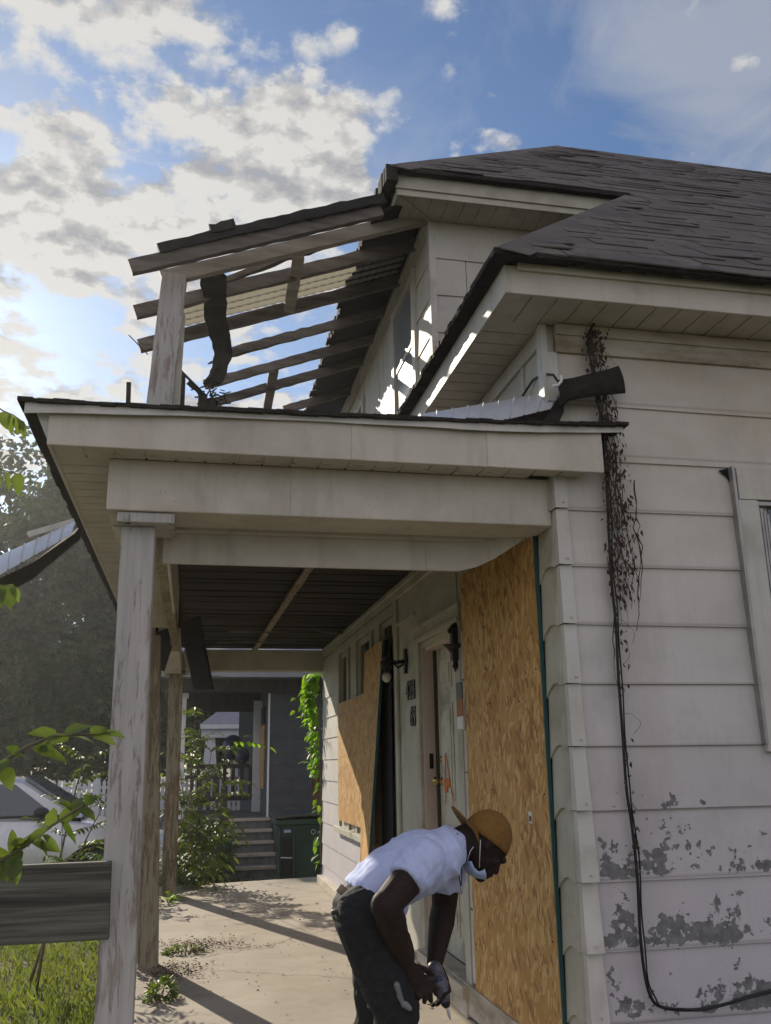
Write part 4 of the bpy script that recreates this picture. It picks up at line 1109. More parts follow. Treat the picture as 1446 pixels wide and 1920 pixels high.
for s_ in range(13):
    z = rr.uniform(2.2, 3.3); l, r_ = vd_(z); x = vx(z) + rr.uniform(-l * .5, r_); pts_ = []
    for k in range(rr.randint(8, 20)):
        pts_.append((x, 3.655 - rr.uniform(0, .03), z)); z -= rr.uniform(.03, .06); x += rr.gauss(0, .009)
        l, r_ = vd_(max(z, .95)); c = vx(max(z, .6)); x = min(max(x, c - l), c + r_)
    vn.tube(pts_, [rr.uniform(.0014, .0042) * (1 - .6 * q / len(pts_)) for q in range(len(pts_))], 5)
for s_ in range(14):           # curly tendrils
    z = rr.uniform(1.5, 3.2); x = vx(z); pts_ = []; a = rr.uniform(-.5, .8)
    for k in range(12): pts_.append((x, 3.65 - .01 * math.sin(k), z)); x += .014 * math.cos(a); z += .014 * math.sin(a); a += rr.gauss(-.25, .2)
    vn.tube(pts_, .0009, 4)
vo = mk('dead_vine', vn, M['deadvine']); setp(vo, 'dead brown vine clinging to the cable on the white side wall', 'vine')
vl = MB()
for s_ in range(1050):
    z = 3.32 - (rr.random() ** 1.1) * (1.3 if rr.random() < .88 else 2.4); l, r_ = vd_(z); x = vx(z) + (rr.triangular(-l, r_, 0.01)); L_ = rr.uniform(.010, .036)
    p = Vector((x, 3.65 - rr.uniform(.0, .035), z)); d = Vector((rr.gauss(0, .28), rr.gauss(-.1, .25), -1)).normalized(); s3 = d.cross(Vector((rr.uniform(-1, 1), 1, 0))).normalized() * L_ * rr.uniform(.12, .3)
    vl.add([p, p + d * L_ * .4 + s3, p + d * L_ + s3 * rr.uniform(-1, 1), p + d * L_ * .5 - s3], [(0, 1, 2), (0, 2, 3)])
mk('dead_leaves', vl, M['deadvine'], vo, fixn=False)

# ------------------------------------------------------------------ OSB sheets
def osb(name, label, pts, nrm, group='particle board sheets over the porch openings'):
    mb = MB(); mb.prism(pts, nrm); o = mk(name, mb, M['osb']); setp(o, label, 'board', group); return o
oa = osb('particle_board', 'tall orange particle board screwed on beside the house corner, nearest the camera', [(1.544, 3.92, .05), (1.544, 5.135, .05), (1.544, 5.135, 2.41), (1.544, 3.92, 2.41)], (.012, 0, 0))
e_ = MB(); e_.box((1.542, 3.908, .05), (1.558, 3.9195, 2.41)); mk('painted_edge', e_, M['teal'], oa)
stk = MB(); stk.box((1.542, 4.14, 1.068), (1.5438, 4.18, 1.118)); so_ = mk('sticker', stk, M['white'], oa)
br = MB(); 
for k in range(6): br.box((1.5412, 4.145 + k * .005, 1.075), (1.5419, 4.147 + k * .005, 1.10))
mk('barcode', br, M['black'], so_)
rr = random.Random(71); M['ink'] = m_simple('faded_ink', (.10, .06, .035), .9)
for (px, py, n_) in ((903, 1110, 10), (903, 1150, 8), (905, 1175, 7), (872, 1092, 6), (912, 1245, 6), (916, 1330, 5), (925, 1480, 6), (935, 1640, 6)):
    c = aX(px, py, 1.543); sm = MB()
    for k in range(n_):
        q = c + Vector((0, rr.uniform(-.025, .025), rr.uniform(-.04, .04))); sm.bar(q, q + Vector((0, rr.uniform(-.02, .02), rr.uniform(-.012, .03))), .0006, .006)
    mk('stamp_mark', sm, M['ink'], oa)
for (y, z) in ((4.04, 2.3), (4.05, 1.75), (4.04, 1.2), (4.05, .6), (5.18, 2.33), (5.19, 1.6), (5.18, 1.0), (5.19, .4), (4.3, 1.62), (4.62, 1.5)):
    nl = MB(); nl.lathe((1.5435, y * .982, z), [(.005, 0), (.005, -.002), (.002, -.003)], 8, 'x'); mk('screw', nl, M['dark'], oa)
ob = osb('particle_board', 'low wide particle board over the far window, half in sunlight', [(1.535, 8.16, .78), (1.535, 9.80, .78), (1.535, 9.80, 1.955), (1.535, 8.16, 1.955)], (.012, 0, 0))
oc = MB(); oc.hexa([(1.40, 7.50, .40), (1.414, 7.50, .40), (1.50, 8.30, .40), (1.486, 8.30, .40), (1.505, 7.25, 2.31), (1.519, 7.25, 2.31), (1.534, 8.155, 2.31), (1.52, 8.155, 2.31)])
oc = mk('particle_board', oc, M['osb']); setp(oc, 'narrow upright particle board leaning out at its foot beside the left wall lantern', 'board', 'particle board sheets over the porch openings')
e_ = MB(); e_.hexa([(1.396, 7.488, .40), (1.418, 7.488, .40), (1.418, 7.499, .40), (1.396, 7.499, .40), (1.501, 7.238, 2.31), (1.523, 7.238, 2.31), (1.523, 7.249, 2.31), (1.501, 7.249, 2.31)]); mk('painted_edge', e_, M['teal'], oc)
bk = MB(); bk.box((1.545, 7.17, .15), (1.5545, 7.60, 2.32)); mk('gap_shade', bk, M['black'], house)  # black sheet stands in for the shade in the gap beside the leaning board
# sign by the door
sg = thing('notice_sign', 'small black orange and white notice on the pier right of the door', 'sign', (1.555, 5.24, 1.68))
for (za, zb, mt, nm) in ((1.70, 1.80, 'plastic', 'black_band'), (1.60, 1.70, 'orange', 'orange_band'), (1.53, 1.60, 'white', 'white_band')):
    mb = MB(); mb.box((1.548, 5.20, za + .0005), (1.554, 5.32, zb)); mk(nm, mb, M[mt] if nm != 'orange_band' else m_simple('dull_orange', (.35, .12, .04), .6), sg)
mb = MB(); mb.box((1.5545, 5.195, 1.525), (1.5595, 5.325, 1.805)); mk('sign_back', mb, M['white'], sg)

# ------------------------------------------------------------------ lanterns
lt = thing('wall_lantern', 'small dark wall lantern with round bare bulb left of the door', 'lantern', (1.57, 6.72, 2.1), 'wall lanterns beside the door')
mb = MB(); mb.lathe((1.576, 6.72, 2.09), [(.0, 0), (.05, 0), (.05, -.012), (.02, -.022)], 16, 'x'); mb.box((1.556, 6.69, 1.99), (1.572, 6.75, 2.17)); mk('back_plate', mb, M['dark'], lt)
mb = MB(); mb.tube([(1.56, 6.72, 2.08), (1.50, 6.72, 2.07), (1.46, 6.72, 2.085), (1.42, 6.72, 2.075)], .014); mb.tube([(1.55, 6.72, 2.06), (1.51, 6.72, 2.03), (1.47, 6.72, 2.07)], .008); mk('arm', mb, M['dark'], lt)
mb = MB(); mb.lathe((1.42, 6.72, 2.0), [(.005, .15), (.012, .13), (.045, .105), (.03, .10), (.05, .07), (.045, .03), (.02, .02), (.018, -.01)], 16); mk('hood', mb, M['dark'], lt)
mb = MB(); mb.ell((1.42, 6.72, 1.96), (.033, .033, .038)); mk('bulb', mb, M['globe'], lt)
rl = thing('wall_lantern', 'broken black wall lantern with hanging finial right of the door', 'lantern', (1.56, 5.24, 2.0), 'wall lanterns beside the door')
def q(px, py, x=1.46): return aX(px, py, x)
def aXY(px, py): return aY(px, py, 5.28)
mb = MB(); a = aXY(868, 1178); mb.tube([a + Vector((.06, 0, 0)), a, aXY(862, 1172), aXY(850, 1172)], [.014, .014, .018, .02]); mb.ell(aXY(852, 1177), (.030, .03, .022)); mb.tube([aXY(862, 1180), aXY(866, 1200), aXY(869, 1215)], [.012, .010, .012], 8)
mb.ell(aXY(845, 1183), (.02, .02, .018)); mk('arm', mb, M['dark'], rl)
mb = MB(); c = aXY(852, 1213); mb.lathe(c, [(.005, -.055), (.02, -.045), (.03, -.03), (.04, -.015), (.062, .005), (.07, .012), (.06, .012), (.02, .0)], 18); mk('bowl', mb, M['dark'], rl)
mb = MB(); c = aXY(853, 1224); mb.lathe(c, [(.010, .02), (.010, -.02), (.014, -.065), (.016, -.075), (.021, -.08), (.010, -.095), (.002, -.115)], 14); mk('finial', mb, M['dark'], rl)
mb = MB(); mb.box((1.515, 5.245, 1.93), (1.552, 5.30, 2.13)); mk('back_plate', mb, M['dark'], rl)

# ------------------------------------------------------------------ person
def person_build():
    Y0 = 3.72
    def P(px, py, y=Y0): return aY(px, py, y)
    base = P(700, 1900); per = thing('person', 'person in white t-shirt, dark trousers and backwards orange cap bending over with a drill', 'person', (base.x, Y0, 0))
    def loft(mb, st, n=24, p=2.3):
        """stations: (top, bottom, half width in y, y centre)"""
        vs = []; fs = []
        for (a, b_, ry, yc) in st:
            a = P(a[0], a[1], yc); b_ = P(b_[0], b_[1], yc); c = (a + b_) / 2; h = (a - b_) / 2
            for j in range(n):
                t = 2 * math.pi * j / n; cs, sn = math.cos(t), math.sin(t)
                cx_ = math.copysign(abs(cs) ** (2 / p), cs); sx_ = math.copysign(abs(sn) ** (2 / p), sn)
                vs.append(c + h * sx_ + Vector((0, ry * cx_, 0)))
        k = len(st)
        for i in range(k - 1):
            for j in range(n): fs.append((i * n + j, i * n + (j + 1) % n, (i + 1) * n + (j + 1) % n, (i + 1) * n + j))
        fs.append(tuple(range(n - 1, -1, -1))); fs.append(tuple(range((k - 1) * n, k * n))); mb.add(vs, fs, True)
    torso = [((652, 1652), (690, 1704), .145, Y0), ((672, 1630), (706, 1703), .150, Y0), ((695, 1608), (730, 1700), .155, Y0), ((728, 1584), (758, 1694), .165, Y0), ((766, 1564), (788, 1681), .178, Y0),
             ((800, 1555), (820, 1664), .185, Y0), ((832, 1552), (848, 1640), .165, Y0), ((852, 1555), (858, 1622), .115, Y0), ((864, 1562), (866, 1606), .065, Y0)]
    def shrink(st, k):
        o = []
        for (a, b_, r_, y) in st:
            c = ((a[0] + b_[0]) / 2, (a[1] + b_[1]) / 2)
            o.append(((c[0] + (a[0] - c[0]) * k, c[1] + (a[1] - c[1]) * k), (c[0] + (b_[0] - c[0]) * k, c[1] + (b_[1] - c[1]) * k), r_ * k, y))
        return o
    body = MB(); loft(body, shrink(torso, .86))
    # head frame
    C = P(912, 1576); f = Vector((.56, 0, -.83)).normalized(); u = Vector((.83, 0, .56)).normalized(); s = Vector((0, 1, 0))
    Hm = Matrix((f, s, u)).transposed()
    def H(a, b_, c): return C + f * a + s * b_ + u * c
    body.ell(C, (.098, .076, .100), Hm, 24, 16)
    body.ell(H(.040, 0, -.048), (.074, .060, .072), Hm)                 # face block
    body.cap(H(.060, 0, -.098), H(.094, 0, -.100), .030, .024)          # chin
    body.cap(H(-.005, -.052, -.060), H(.045, -.03, -.098), .018, .018); body.cap(H(-.005, .052, -.060), H(.045, .03, -.098), .018, .018)
    body.cap(H(.094, -.026, .006), H(.094, .026, .006), .015, .015)     # brow
    body.cap(H(.094, 0, -.004), H(.117, 0, -.038), .009, .013); body.ell(H(.088, 0, -.062), (.032, .030, .030), Hm)          # nose
    for q in (-1, 1):
        body.ell(H(.108, q * .013, -.042), (.010, .008, .008), Hm)
        body.ell(H(.070, q * .040, -.030), (.024, .022, .020), Hm)      # cheek
        body.ell(H(-.002, q * .078, -.012), (.018, .008, .030), Hm)     # ear
        body.ell(H(.004, q * .080, -.032), (.009, .007, .010), Hm)
    body.cap(H(.112, -.018, -.064), H(.112, .018, -.064), .009, .009); body.cap(H(.109, -.015, -.079), H(.109, .015, -.079), .009, .009)   # lips
    # neck
    body.cap(P(848, 1592), H(-.02, 0, -.055), .062, .056); body.cap(P(855, 1580), H(-.05, 0, -.01), .055, .05)
    # arms  (near = person's right)
    n_sh, n_el, n_wr = P(796, 1612, 3.555), P(724, 1698, 3.46), P(760, 1806, 3.56)
    f_sh, f_el, f_wr = P(838, 1610, 3.88), P(833, 1700, 3.95), P(815, 1808, 3.80)
    body.cap(n_sh, n_sh.lerp(n_el, .45), .062, .065); body.cap(n_sh.lerp(n_el, .4), n_el, .064, .053)
    body.ell(n_el, (.057, .050, .056)); body.cap(n_el, n_el.lerp(n_wr, .3), .053, .056); body.cap(n_el.lerp(n_wr, .25), n_wr, .056, .032)
    body.cap(f_sh, f_sh.lerp(f_el, .45), .060, .062); body.cap(f_sh.lerp(f_el, .4), f_el, .062, .052)
    body.cap(f_el, f_el.lerp(f_wr, .3), .052, .054); body.cap(f_el.lerp(f_wr, .25), f_wr, .054, .032)
    # near hand grips the drill handle: palm, four hooked fingers, thumb
    g0 = n_wr; kn_ = [P(792, 1832, 3.60), P(789, 1842, 3.585), P(784, 1851, 3.575), P(777, 1858, 3.57)]
    for k, kp in enumerate(kn_):
        body.cap(g0.lerp(kp, .1), kp, .027, .0145)
    mids = [P(812, 1850, 3.585), P(806, 1860, 3.565), P(797, 1867, 3.555), P(786, 1869, 3.55)]
    tips = [P(818, 1864, 3.615), P(808, 1876, 3.60), P(796, 1879, 3.59), P(783, 1876, 3.585)]
    for k in range(4):
        rk = (.0110, .0114, .0106, .0092)[k]
        body.cap(kn_[k], mids[k], .011, rk); body.cap(mids[k], tips[k], rk, rk * .85); body.cap(tips[k], tips[k] + Vector((.004, .018, .004)), rk * .85, rk * .7)
    body.cap(g0.lerp(kn_[0], .25), P(797, 1818, 3.64), .017, .012); body.cap(P(797, 1818, 3.64), P(812, 1829, 3.67), .012, .009)
    # far hand over the drill body
    g1 = f_wr; kf = [P(836, 1838, 3.70), P(833, 1846, 3.72), P(828, 1853, 3.74), P(822, 1859, 3.755)]
    for kp in kf: body.cap(g1.lerp(kp, .1), kp, .026, .0135)
    mf_ = [P(842, 1857, 3.665), P(838, 1866, 3.68), P(832, 1873, 3.70), P(824, 1877, 3.715)]
    tf_ = [P(832, 1868, 3.635), P(826, 1877, 3.645), P(819, 1884, 3.66), P(811, 1886, 3.68)]
    for k in range(4):
        rk = (.0105, .0108, .0102, .009)[k]
        body.cap(kf[k], mf_[k], .011, rk); body.cap(mf_[k], tf_[k], rk, rk * .8)
    body.cap(g1, P(806, 1830, 3.745), .016, .012); body.cap(P(806, 1830, 3.745), P(806, 1848, 3.70), .012, .009)
    # legs inside the trousers, so the body is whole
    hipn, hipf = P(688, 1722, 3.64), P(676, 1722, 3.82); knn, knf = P(744, 1900, 3.60), P(704, 1900, 3.86)
    ankn, ankf = Vector((knn.x - .05, 3.60, .09)), Vector((knf.x - .07, 3.88, .09))
    body.cap(P(676, 1692), P(690, 1715), .09, .09)
    for a, b_, c in ((hipn, knn, ankn), (hipf, knf, ankf)): body.cap(a, b_, .075, .05); body.cap(b_, c, .05, .035)
    bo = mk('body', body, M['skin'], per, fixn=False); bake_remesh(bo, .0042, 3)
    # t-shirt
    sh_ = MB(); loft(sh_, torso)
    sl_ax = (n_el - n_sh).normalized(); sl0 = n_sh
    sh_.tube([sl0 - sl_ax * .07, sl0 - sl_ax * .03, sl0 + sl_ax * .03, sl0 + sl_ax * .085, sl0 + sl_ax * .118], [.03, .07, .082, .076, .072], 20)
    fx_ = (f_el - f_sh).normalized()
    sh_.tube([f_sh - fx_ * .03, f_sh + fx_ * .03, f_sh + fx_ * .09, f_sh + fx_ * .12], [.070, .080, .074, .070], 20); sh_.cap(n_sh + Vector((0, .03, .0)), n_sh + Vector((.02, .06, .01)), .075, .08); sh_.cap(f_sh + Vector((-.01, -.03, .0)), f_sh + Vector((0, -.06, .01)), .075, .08)
    sh_.cap(P(735, 1690), P(748, 1700), .045, .035)
    so_ = mk('t_shirt', sh_, M['shirt'], per, fixn=False); bake_remesh(so_, .006, 4)
    # cut the shirt where the arms leave the sleeves and at the neck
    def cut(o, p, n, lim=None):
        bm = bmesh.new(); bm.from_mesh(o.data); b0 = wloc(o); kill = []
        for v in bm.verts:
            q = v.co + b0
            if (q - Vector(p)).dot(n) > 0 and (lim is None or (q - Vector(p)).length < lim): kill.append(v)
        bmesh.ops.delete(bm, geom=kill, context='VERTS'); bm.to_mesh(o.data); bm.free()
    def wrinkle(o, amp, ax, k1, k2, k3, seed):
        ax = Vector(ax).normalized(); bx_ = Vector((-ax.z, 0, ax.x)); me = o.data; b0 = wloc(o)
        nor = [v.normal.copy() for v in me.vertices]
        for v, n_ in zip(me.vertices, nor):
            q = v.co + b0; w = Vector((q.dot(ax) * k1 + seed, q.dot(bx_) * k2, q.y * k3))
            w += Vector((mnoise.noise(w * .6 + Vector((9, 3, 1))) * .9, 0, 0))
            h = 1 - abs(mnoise.noise(w)) * 2.2; h2 = mnoise.noise(w * 2.3)
            v.co += n_ * (amp * (h * .7 + h2 * .45))
    wrinkle(so_, .012, (.45, 0, -.9), 5, 15, 5, 3.1)
    # trousers
    tr = MB(); loft(tr, [((640, 1664), (684, 1706), .150, Y0), ((640, 1680), (700, 1722), .165, Y0), ((640, 1702), (720, 1742), .170, Y0)])
    tr.ell(P(672, 1706), (.098, .168, .10)); 
    tr.cap(P(683, 1715, 3.63), P(712, 1800, 3.62), .108, .102); tr.cap(P(712, 1800, 3.62), knn, .102, .084); tr.cap(P(710, 1722, 3.62), P(735, 1790, 3.62), .085, .085)
    tr.cap(P(676, 1715, 3.80), P(700, 1800, 3.84), .105, .085); tr.cap(P(700, 1800, 3.84), knf, .085, .075)
    tr.cap(knn, ankn + Vector((0, 0, .02)), .082, .066); tr.cap(knf, ankf + Vector((0, 0, .02)), .074, .064)
    tro = mk('trousers', tr, M['pants'], per, fixn=False); bake_remesh(tro, .007, 5); cut(tro, Vector((0, 0, .07)), Vector((0, 0, -1))); wrinkle(tro, .009, (.3, 0, -1), 16, 6, 6, 1.7)
    for (a, q) in ((ankn, 1), (ankf, 1)):
        sm_ = MB(); sm_.cap(Vector((a.x - .05, a.y, .045)), Vector((a.x + .15, a.y, .04)), .046, .04); sm_.cap(Vector((a.x - .03, a.y, .07)), Vector((a.x + .02, a.y, .07)), .045, .042)
        sm_.box((a.x - .09, a.y - .04, .002), (a.x + .18, a.y + .04, .02)); s_o = mk('shoe', sm_, M['rubber'], per, fixn=False); bake_remesh(s_o, .006, 3)
    # belt
    bl_ = MB(); n = 40; vs = []; c0, c1 = P(640, 1668), P(688, 1712)
    cc_ = (c0 + c1) / 2; hh = (c0 - c1) / 2; nn = (P(720, 1630) - P(672, 1700)).normalized() 
    for j in range(n):
        t = 2 * math.pi * j / n; q_ = cc_ + hh * math.sin(t) * 1.10 + Vector((0, .160 * math.cos(t), 0)); vs += [q_ - nn * .016, q_ + nn * .016]
    bl_.add(vs, [(2 * j, (2 * j + 2) % (2 * n), (2 * j + 3) % (2 * n), 2 * j + 1) for j in range(n)], True)
    b_o = mk('belt', bl_, M['belt'], per); k = b_o.modifiers.new('s', 'SOLIDIFY'); k.thickness = .006
    tb = MB(); tb.tube([P(622, 1711, 3.62), P(645, 1710, 3.63)], .009); mk('tool_grip', tb, M['plastic'], per)
    # pale stain and keys on the thigh
    kx = MB(); rr = random.Random(6)
    for (px, py), (qx, qy), r_ in (((744, 1847), (750, 1866), .012), ((750, 1864), (757, 1886), .009), ((747, 1868), (753, 1880), .007), ((757, 1884), (769, 1892), .011), ((762, 1880), (770, 1888), .006)): kx.cap(P(px, py, 3.512), P(qx, qy, 3.512), r_, r_ * .8)
    ko = mk('key_ring', kx, m_simple('dull_keys', (.20, .20, .21), .5, .3), per, fixn=False); bake_remesh(ko, .003, 6)
    wb_ = MB(); wb_.bar(P(741, 1803, 3.535), P(750, 1817, 3.535), .004, .014, up=(1, 0, .6)); wb_.bar(P(762, 1794, 3.53), P(769, 1805, 3.535), .004, .012, up=(1, 0, .6)); mk('wristband', wb_, M['white'], per)
    # cap
    nU = Vector((.60, 0, .80)).normalized(); nB = Vector((-.80, 0, .60)).normalized(); bc_ = P(913, 1571)
    cm = MB(); vs = []; fs = []; nu, nv = 32, 12
    for i in range(nv + 1):
        ph = math.pi / 2 * i / nv
        for j in range(nu):
            t = 2 * math.pi * j / nu; rx = .106 if math.cos(t) > 0 else .103
            vs.append(bc_ - nU * .012 * math.cos(ph) + nB * (rx * math.cos(t) * math.cos(ph) ** .8) + s * (.088 * math.sin(t) * math.cos(ph) ** .8) + nU * (.112 * math.sin(ph)))
    for i in range(nv):
        for j in range(nu): fs.append((i * nu + j, i * nu + (j + 1) % nu, (i + 1) * nu + (j + 1) % nu, (i + 1) * nu + j))
    cm.add(vs, fs, True)
    cap_ = mk('cap', cm, M['cap'], per, fixn=False); k = cap_.modifiers.new('s', 'SOLIDIFY'); k.thickness = .004; k.offset = 1
    bv = MB(); vs = []; nj = 14
    for i in range(6):
        for j in range(nj + 1):
            t = (j / nj * 2 - 1) * 1.15; e = i / 5
            q_ = bc_ + nB * (.100 * math.cos(t)) + s * (.087 * math.sin(t)) + nB * (.088 * e * max(0, math.cos(t * 1.3)) ** .5) + nU * (.004 + .014 * e - .046 * (t / 1.15) ** 2 * (1 - .35 * e))
            vs.append(q_)
    bv.add(vs, [(i * (nj + 1) + j, i * (nj + 1) + j + 1, (i + 1) * (nj + 1) + j + 1, (i + 1) * (nj + 1) + j) for i in range(5) for j in range(nj)], True)
    br_ = mk('cap_brim', bv, M['cap'], cap_); k = br_.modifiers.new('s', 'SOLIDIFY'); k.thickness = .004
    bt_ = MB(); bt_.ell(bc_ + nU * .113, (.007, .007, .004)); mk('cap_button', bt_, M['cap'], cap_)
    # mask pulled under the chin
    outer = [(871, 1612), (873, 1626), (879, 1638), (891, 1645), (907, 1648)]; inner = [(876, 1612), (881, 1624), (889, 1631), (896, 1629), (900, 1626)]
    mm = MB(); vs = []; nv = 12
    for i in range(5):
        for j in range(nv + 1):
            v = j / nv * 2 - 1; c_ = math.cos(v * math.pi / 2) ** .6; a = P(*outer[i]); b_ = P(*inner[i]); q_ = b_.lerp(a, c_); q_.y = Y0 + .062 * math.sin(v * math.pi / 2); vs.append(q_)
    mm.add(vs, [(i * (nv + 1) + j, i * (nv + 1) + j + 1, (i + 1) * (nv + 1) + j + 1, (i + 1) * (nv + 1) + j) for i in range(4) for j in range(nv)], True)
    mo = mk('face_mask', mm, M['mask'], per); k = mo.modifiers.new('s', 'SOLIDIFY'); k.thickness = .003
    for q_ in (-1, 1):
        el = MB(); yy = Y0 + q_ * .066
        el.tube([P(876, 1615, yy), P(882, 1596, Y0 + q_ * .082), P(888, 1588, Y0 + q_ * .085)], .0014, 6); el.tube([P(899, 1627, yy), P(900, 1600, Y0 + q_ * .078), P(901, 1575, Y0 + q_ * .084)], .0014, 6)
        mk('ear_loop', el, M['white'], mo)
        e1_ = MB(); e1_.ell(H(.080, q_ * .030, -.012), (.010, .012, .010)); mk('eye', e1_, M['plastic'], per)
    ch = MB(); ch.tube([P(858, 1562, 3.64), P(855, 1600, 3.63), P(857, 1625, 3.66), P(862, 1650, 3.70), P(864, 1662, 3.72)], .0022, 6); ch.tube([P(866, 1618, 3.76), P(866, 1645, 3.74), P(865, 1662, 3.72)], .0018, 6)
    co2 = mk('neck_cord', ch, M['dark'], per)
    pe = MB(); pe.ell(P(865, 1669, 3.72), (.006, .004, .018)); mk('pendant', pe, M['alu'], co2)
    # drill, a thing of its own
    a = P(815, 1818, 3.70); b2 = P(833, 1872, 3.66); d = (b2 - a).normalized()
    dl = thing('drill', 'grey cordless drill pointing its bit at the ground, held in both hands', 'drill', tuple(a))
    mb = MB(); mb.cap(a, a.lerp(b2, .55), .031, .034); mb.cap(a.lerp(b2, .5), b2, .034, .024); bo_ = mk('drill_body', mb, M['tool'], dl, fixn=False)
    mb = MB(); mb.cap(a.lerp(b2, .3), P(775, 1842, 3.62), .020, .019); mk('grip', mb, M['plastic'], dl, fixn=False)
    mb = MB(); mb.tube([b2, b2 + d * .022, b2 + d * .034], [.021, .017, .009], 14); mk('chuck', mb, M['dark'], dl)
    e = P(845, 1913, 3.66); mb = MB(); mb.tube([b2 + d * .03, (b2 + d * .03).lerp(e, .2), (b2 + d * .03).lerp(e, .7), e], [.004, .006, .006, .0012], 8); mk('drill_bit', mb, M['galv'], dl)
    mb = MB(); mb.box(tuple(P(770, 1836, 3.585)), tuple(P(786, 1850, 3.65))); mk('battery', mb, M['plastic'], dl, bevel=.004)
    mb = MB(); mb.ell(a.lerp(b2, .35) + Vector((.0, -.030, .0)), (.014, .006, .020)); mk('badge', mb, M['balloon'], bo_, fixn=False)
person_build()

# ------------------------------------------------------------------ trash cart
bx_, by_ = 1.14, 12.4
tc_ = thing('trash_cart', 'dark green wheeled rubbish cart beside the neighbour steps', 'trash cart', (1.45, 12.8, -.15))
mb = MB(); Wd, Dp, Hh = .62, .62, .80
def cartp(x, y, z, k=0): return Vector((bx_ + x, by_ + y, -.15 + z))
mb.hexa([cartp(.06, .07, .02), cartp(Wd - .06, .03, .02), cartp(Wd - .06, Dp - .06, .02), cartp(.06, Dp - .06, .02), cartp(0, 0, Hh), cartp(Wd, 0, Hh), cartp(Wd, Dp, Hh), cartp(0, Dp, Hh)])
mb.box(cartp(-.02, -.02, Hh - .07), cartp(Wd + .02, Dp + .02, Hh)); mb.box(cartp(.02, -.006, .10), cartp(.05, .05, Hh - .10)); mb.box(cartp(.2, -.006, .10), cartp(.23, .05, Hh - .10))
cb_ = mk('cart_body', mb, M['bin'], tc_, bevel=.012)
mb = MB(); mb.hexa([cartp(.06, -.009, .12), cartp(.19, -.009, .12), cartp(.19, -.002, .12), cartp(.06, -.002, .12), cartp(.06, -.009, Hh - .22), cartp(.19, -.009, Hh - .22), cartp(.19, -.002, Hh - .22), cartp(.06, -.002, Hh - .22)]); mk('recess', mb, M['black'], cb_)
mb = MB(); mb.tube([cartp(.05, -.02, .34), cartp(.20, -.02, .33)], .008); mk('lift_bar', mb, M['galv'], cb_)
mb = MB(); mb.box(cartp(.09, -.008, Hh - .16), cartp(.18, -.0015, Hh - .125)); mk('number_sticker', mb, M['mask'], cb_)
lgm = m_simple('cart_lettering', (.40, .42, .42), .6)
mb = MB(); c = cartp(.47, -.006, Hh - .16)
for i in range(20):
    t0 = 2 * math.pi * i / 20; t1 = 2 * math.pi * (i + 1) / 20
    mb.hexa([c + Vector((r_ * math.cos(t), yo, r_ * math.sin(t))) for yo in (0, .003) for r_, t in ((.022, t0), (.032, t0), (.032, t1), (.022, t1))])
mk('cart_mark', mb, lgm, cb_)
text3d('ve', .055, .002, cartp(.545, -.006, Hh - .178), RY, lgm, 'cart_lettering', cb_)
mb = MB(); n = 12; vs = []
for i in range(n + 1):
    t = i / n; z = Hh + .012 + .035 * max(0, math.sin(t * 3.1)) * (1 if t > .3 else .6)
    vs += [cartp(-.035 + (Wd + .07) * t, -.04, z), cartp(-.035 + (Wd + .07) * t, Dp + .03, z + .03), cartp(-.035 + (Wd + .07) * t, Dp + .03, z + .055), cartp(-.035 + (Wd + .07) * t, -.04, z + .025)]
fs = [(0, 1, 2, 3)] + [(i * 4 + j, i * 4 + (j + 1) % 4, i * 4 + 4 + (j + 1) % 4, i * 4 + 4 + j) for i in range(n) for j in range(4)] + [(n * 4 + 3, n * 4 + 2, n * 4 + 1, n * 4)]
mb.add(vs, fs); mk('cart_lid', mb, M['binlid'], tc_)
for q_ in (.06, .5):
    mb = MB(); mb.lathe(cartp(q_, Dp - .02, .11), [(.0, 0), (.11, 0), (.11, .05), (.0, .05)], 20, 'x'); mk('cart_wheel', mb, M['rubber'], tc_)

# ------------------------------------------------------------------ neighbour house
nb_ = thing('neighbour_house', 'blue grey block house with dark porch and concrete steps beyond the trash cart', 'house', (2.5, 17, -.15))
mb = MB(); mb.box((1.24, 15.0, -.15), (7, 15.2, 3.0)); mb.box((1.24, 15.2, -.15), (1.44, 15.9, 3.0)); mb.box((1.24, 16.75, -.15), (1.44, 17.3, 3.0)); mb.box((1.24, 15.9, -.15), (1.44, 16.75, .95)); mb.box((1.24, 15.9, 2.3), (1.44, 16.75, 3.0)); mb.box((1.30, 17.3, -.15), (7, 26, 3.0))
mk('block_wall', mb, M['blockwall'], nb_)
js = MB(); z = -.1
while z < 2.9:
    js.box((1.24, 14.994, z), (2.4, 14.999, z + .006)); z += .203
mk('mortar_line', js, m_simple('mortar', (.05, .055, .065), .9), nb_)
mb = MB(); mb.box((1.215, 14.97, .55), (1.2395, 15.10, 2.45)); mk('corner_board', mb, M['whitecol'], nb_); mb = MB(); mb.box((1.10, 16.75, .55), (1.2395, 16.87, 2.45)); mk('corner_board', mb, M['whitecol'], nb_)
mb = MB(); mb.box((1.22, 15.95, .95), (1.2385, 16.7, 2.0)); mk('window_board', mb, M['osb'], nb_)
mb = MB(); mb.box((1.222, 15.95, 2.0), (1.238, 16.7, 2.3)); mk('window_void', mb, M['black'], nb_)
mb = MB(); mb.box((-.55, 14.8, 2.46), (7, 14.98, 2.76)); mb.box((-.55, 14.98, 2.46), (-.37, 17.6, 2.76)); mb.box((-.55, 17.42, 2.30), (1.3, 17.6, 2.76)); mk('porch_beam', mb, M['darkwood'], nb_)
mb = MB(); mb.box((-.95, 14.40, 2.66), (7, 14.46, 2.80)); mb.box((-.95, 14.46, 2.66), (7, 14.79, 2.68)); mk('porch_soffit', mb, M['bluebeam'], nb_)
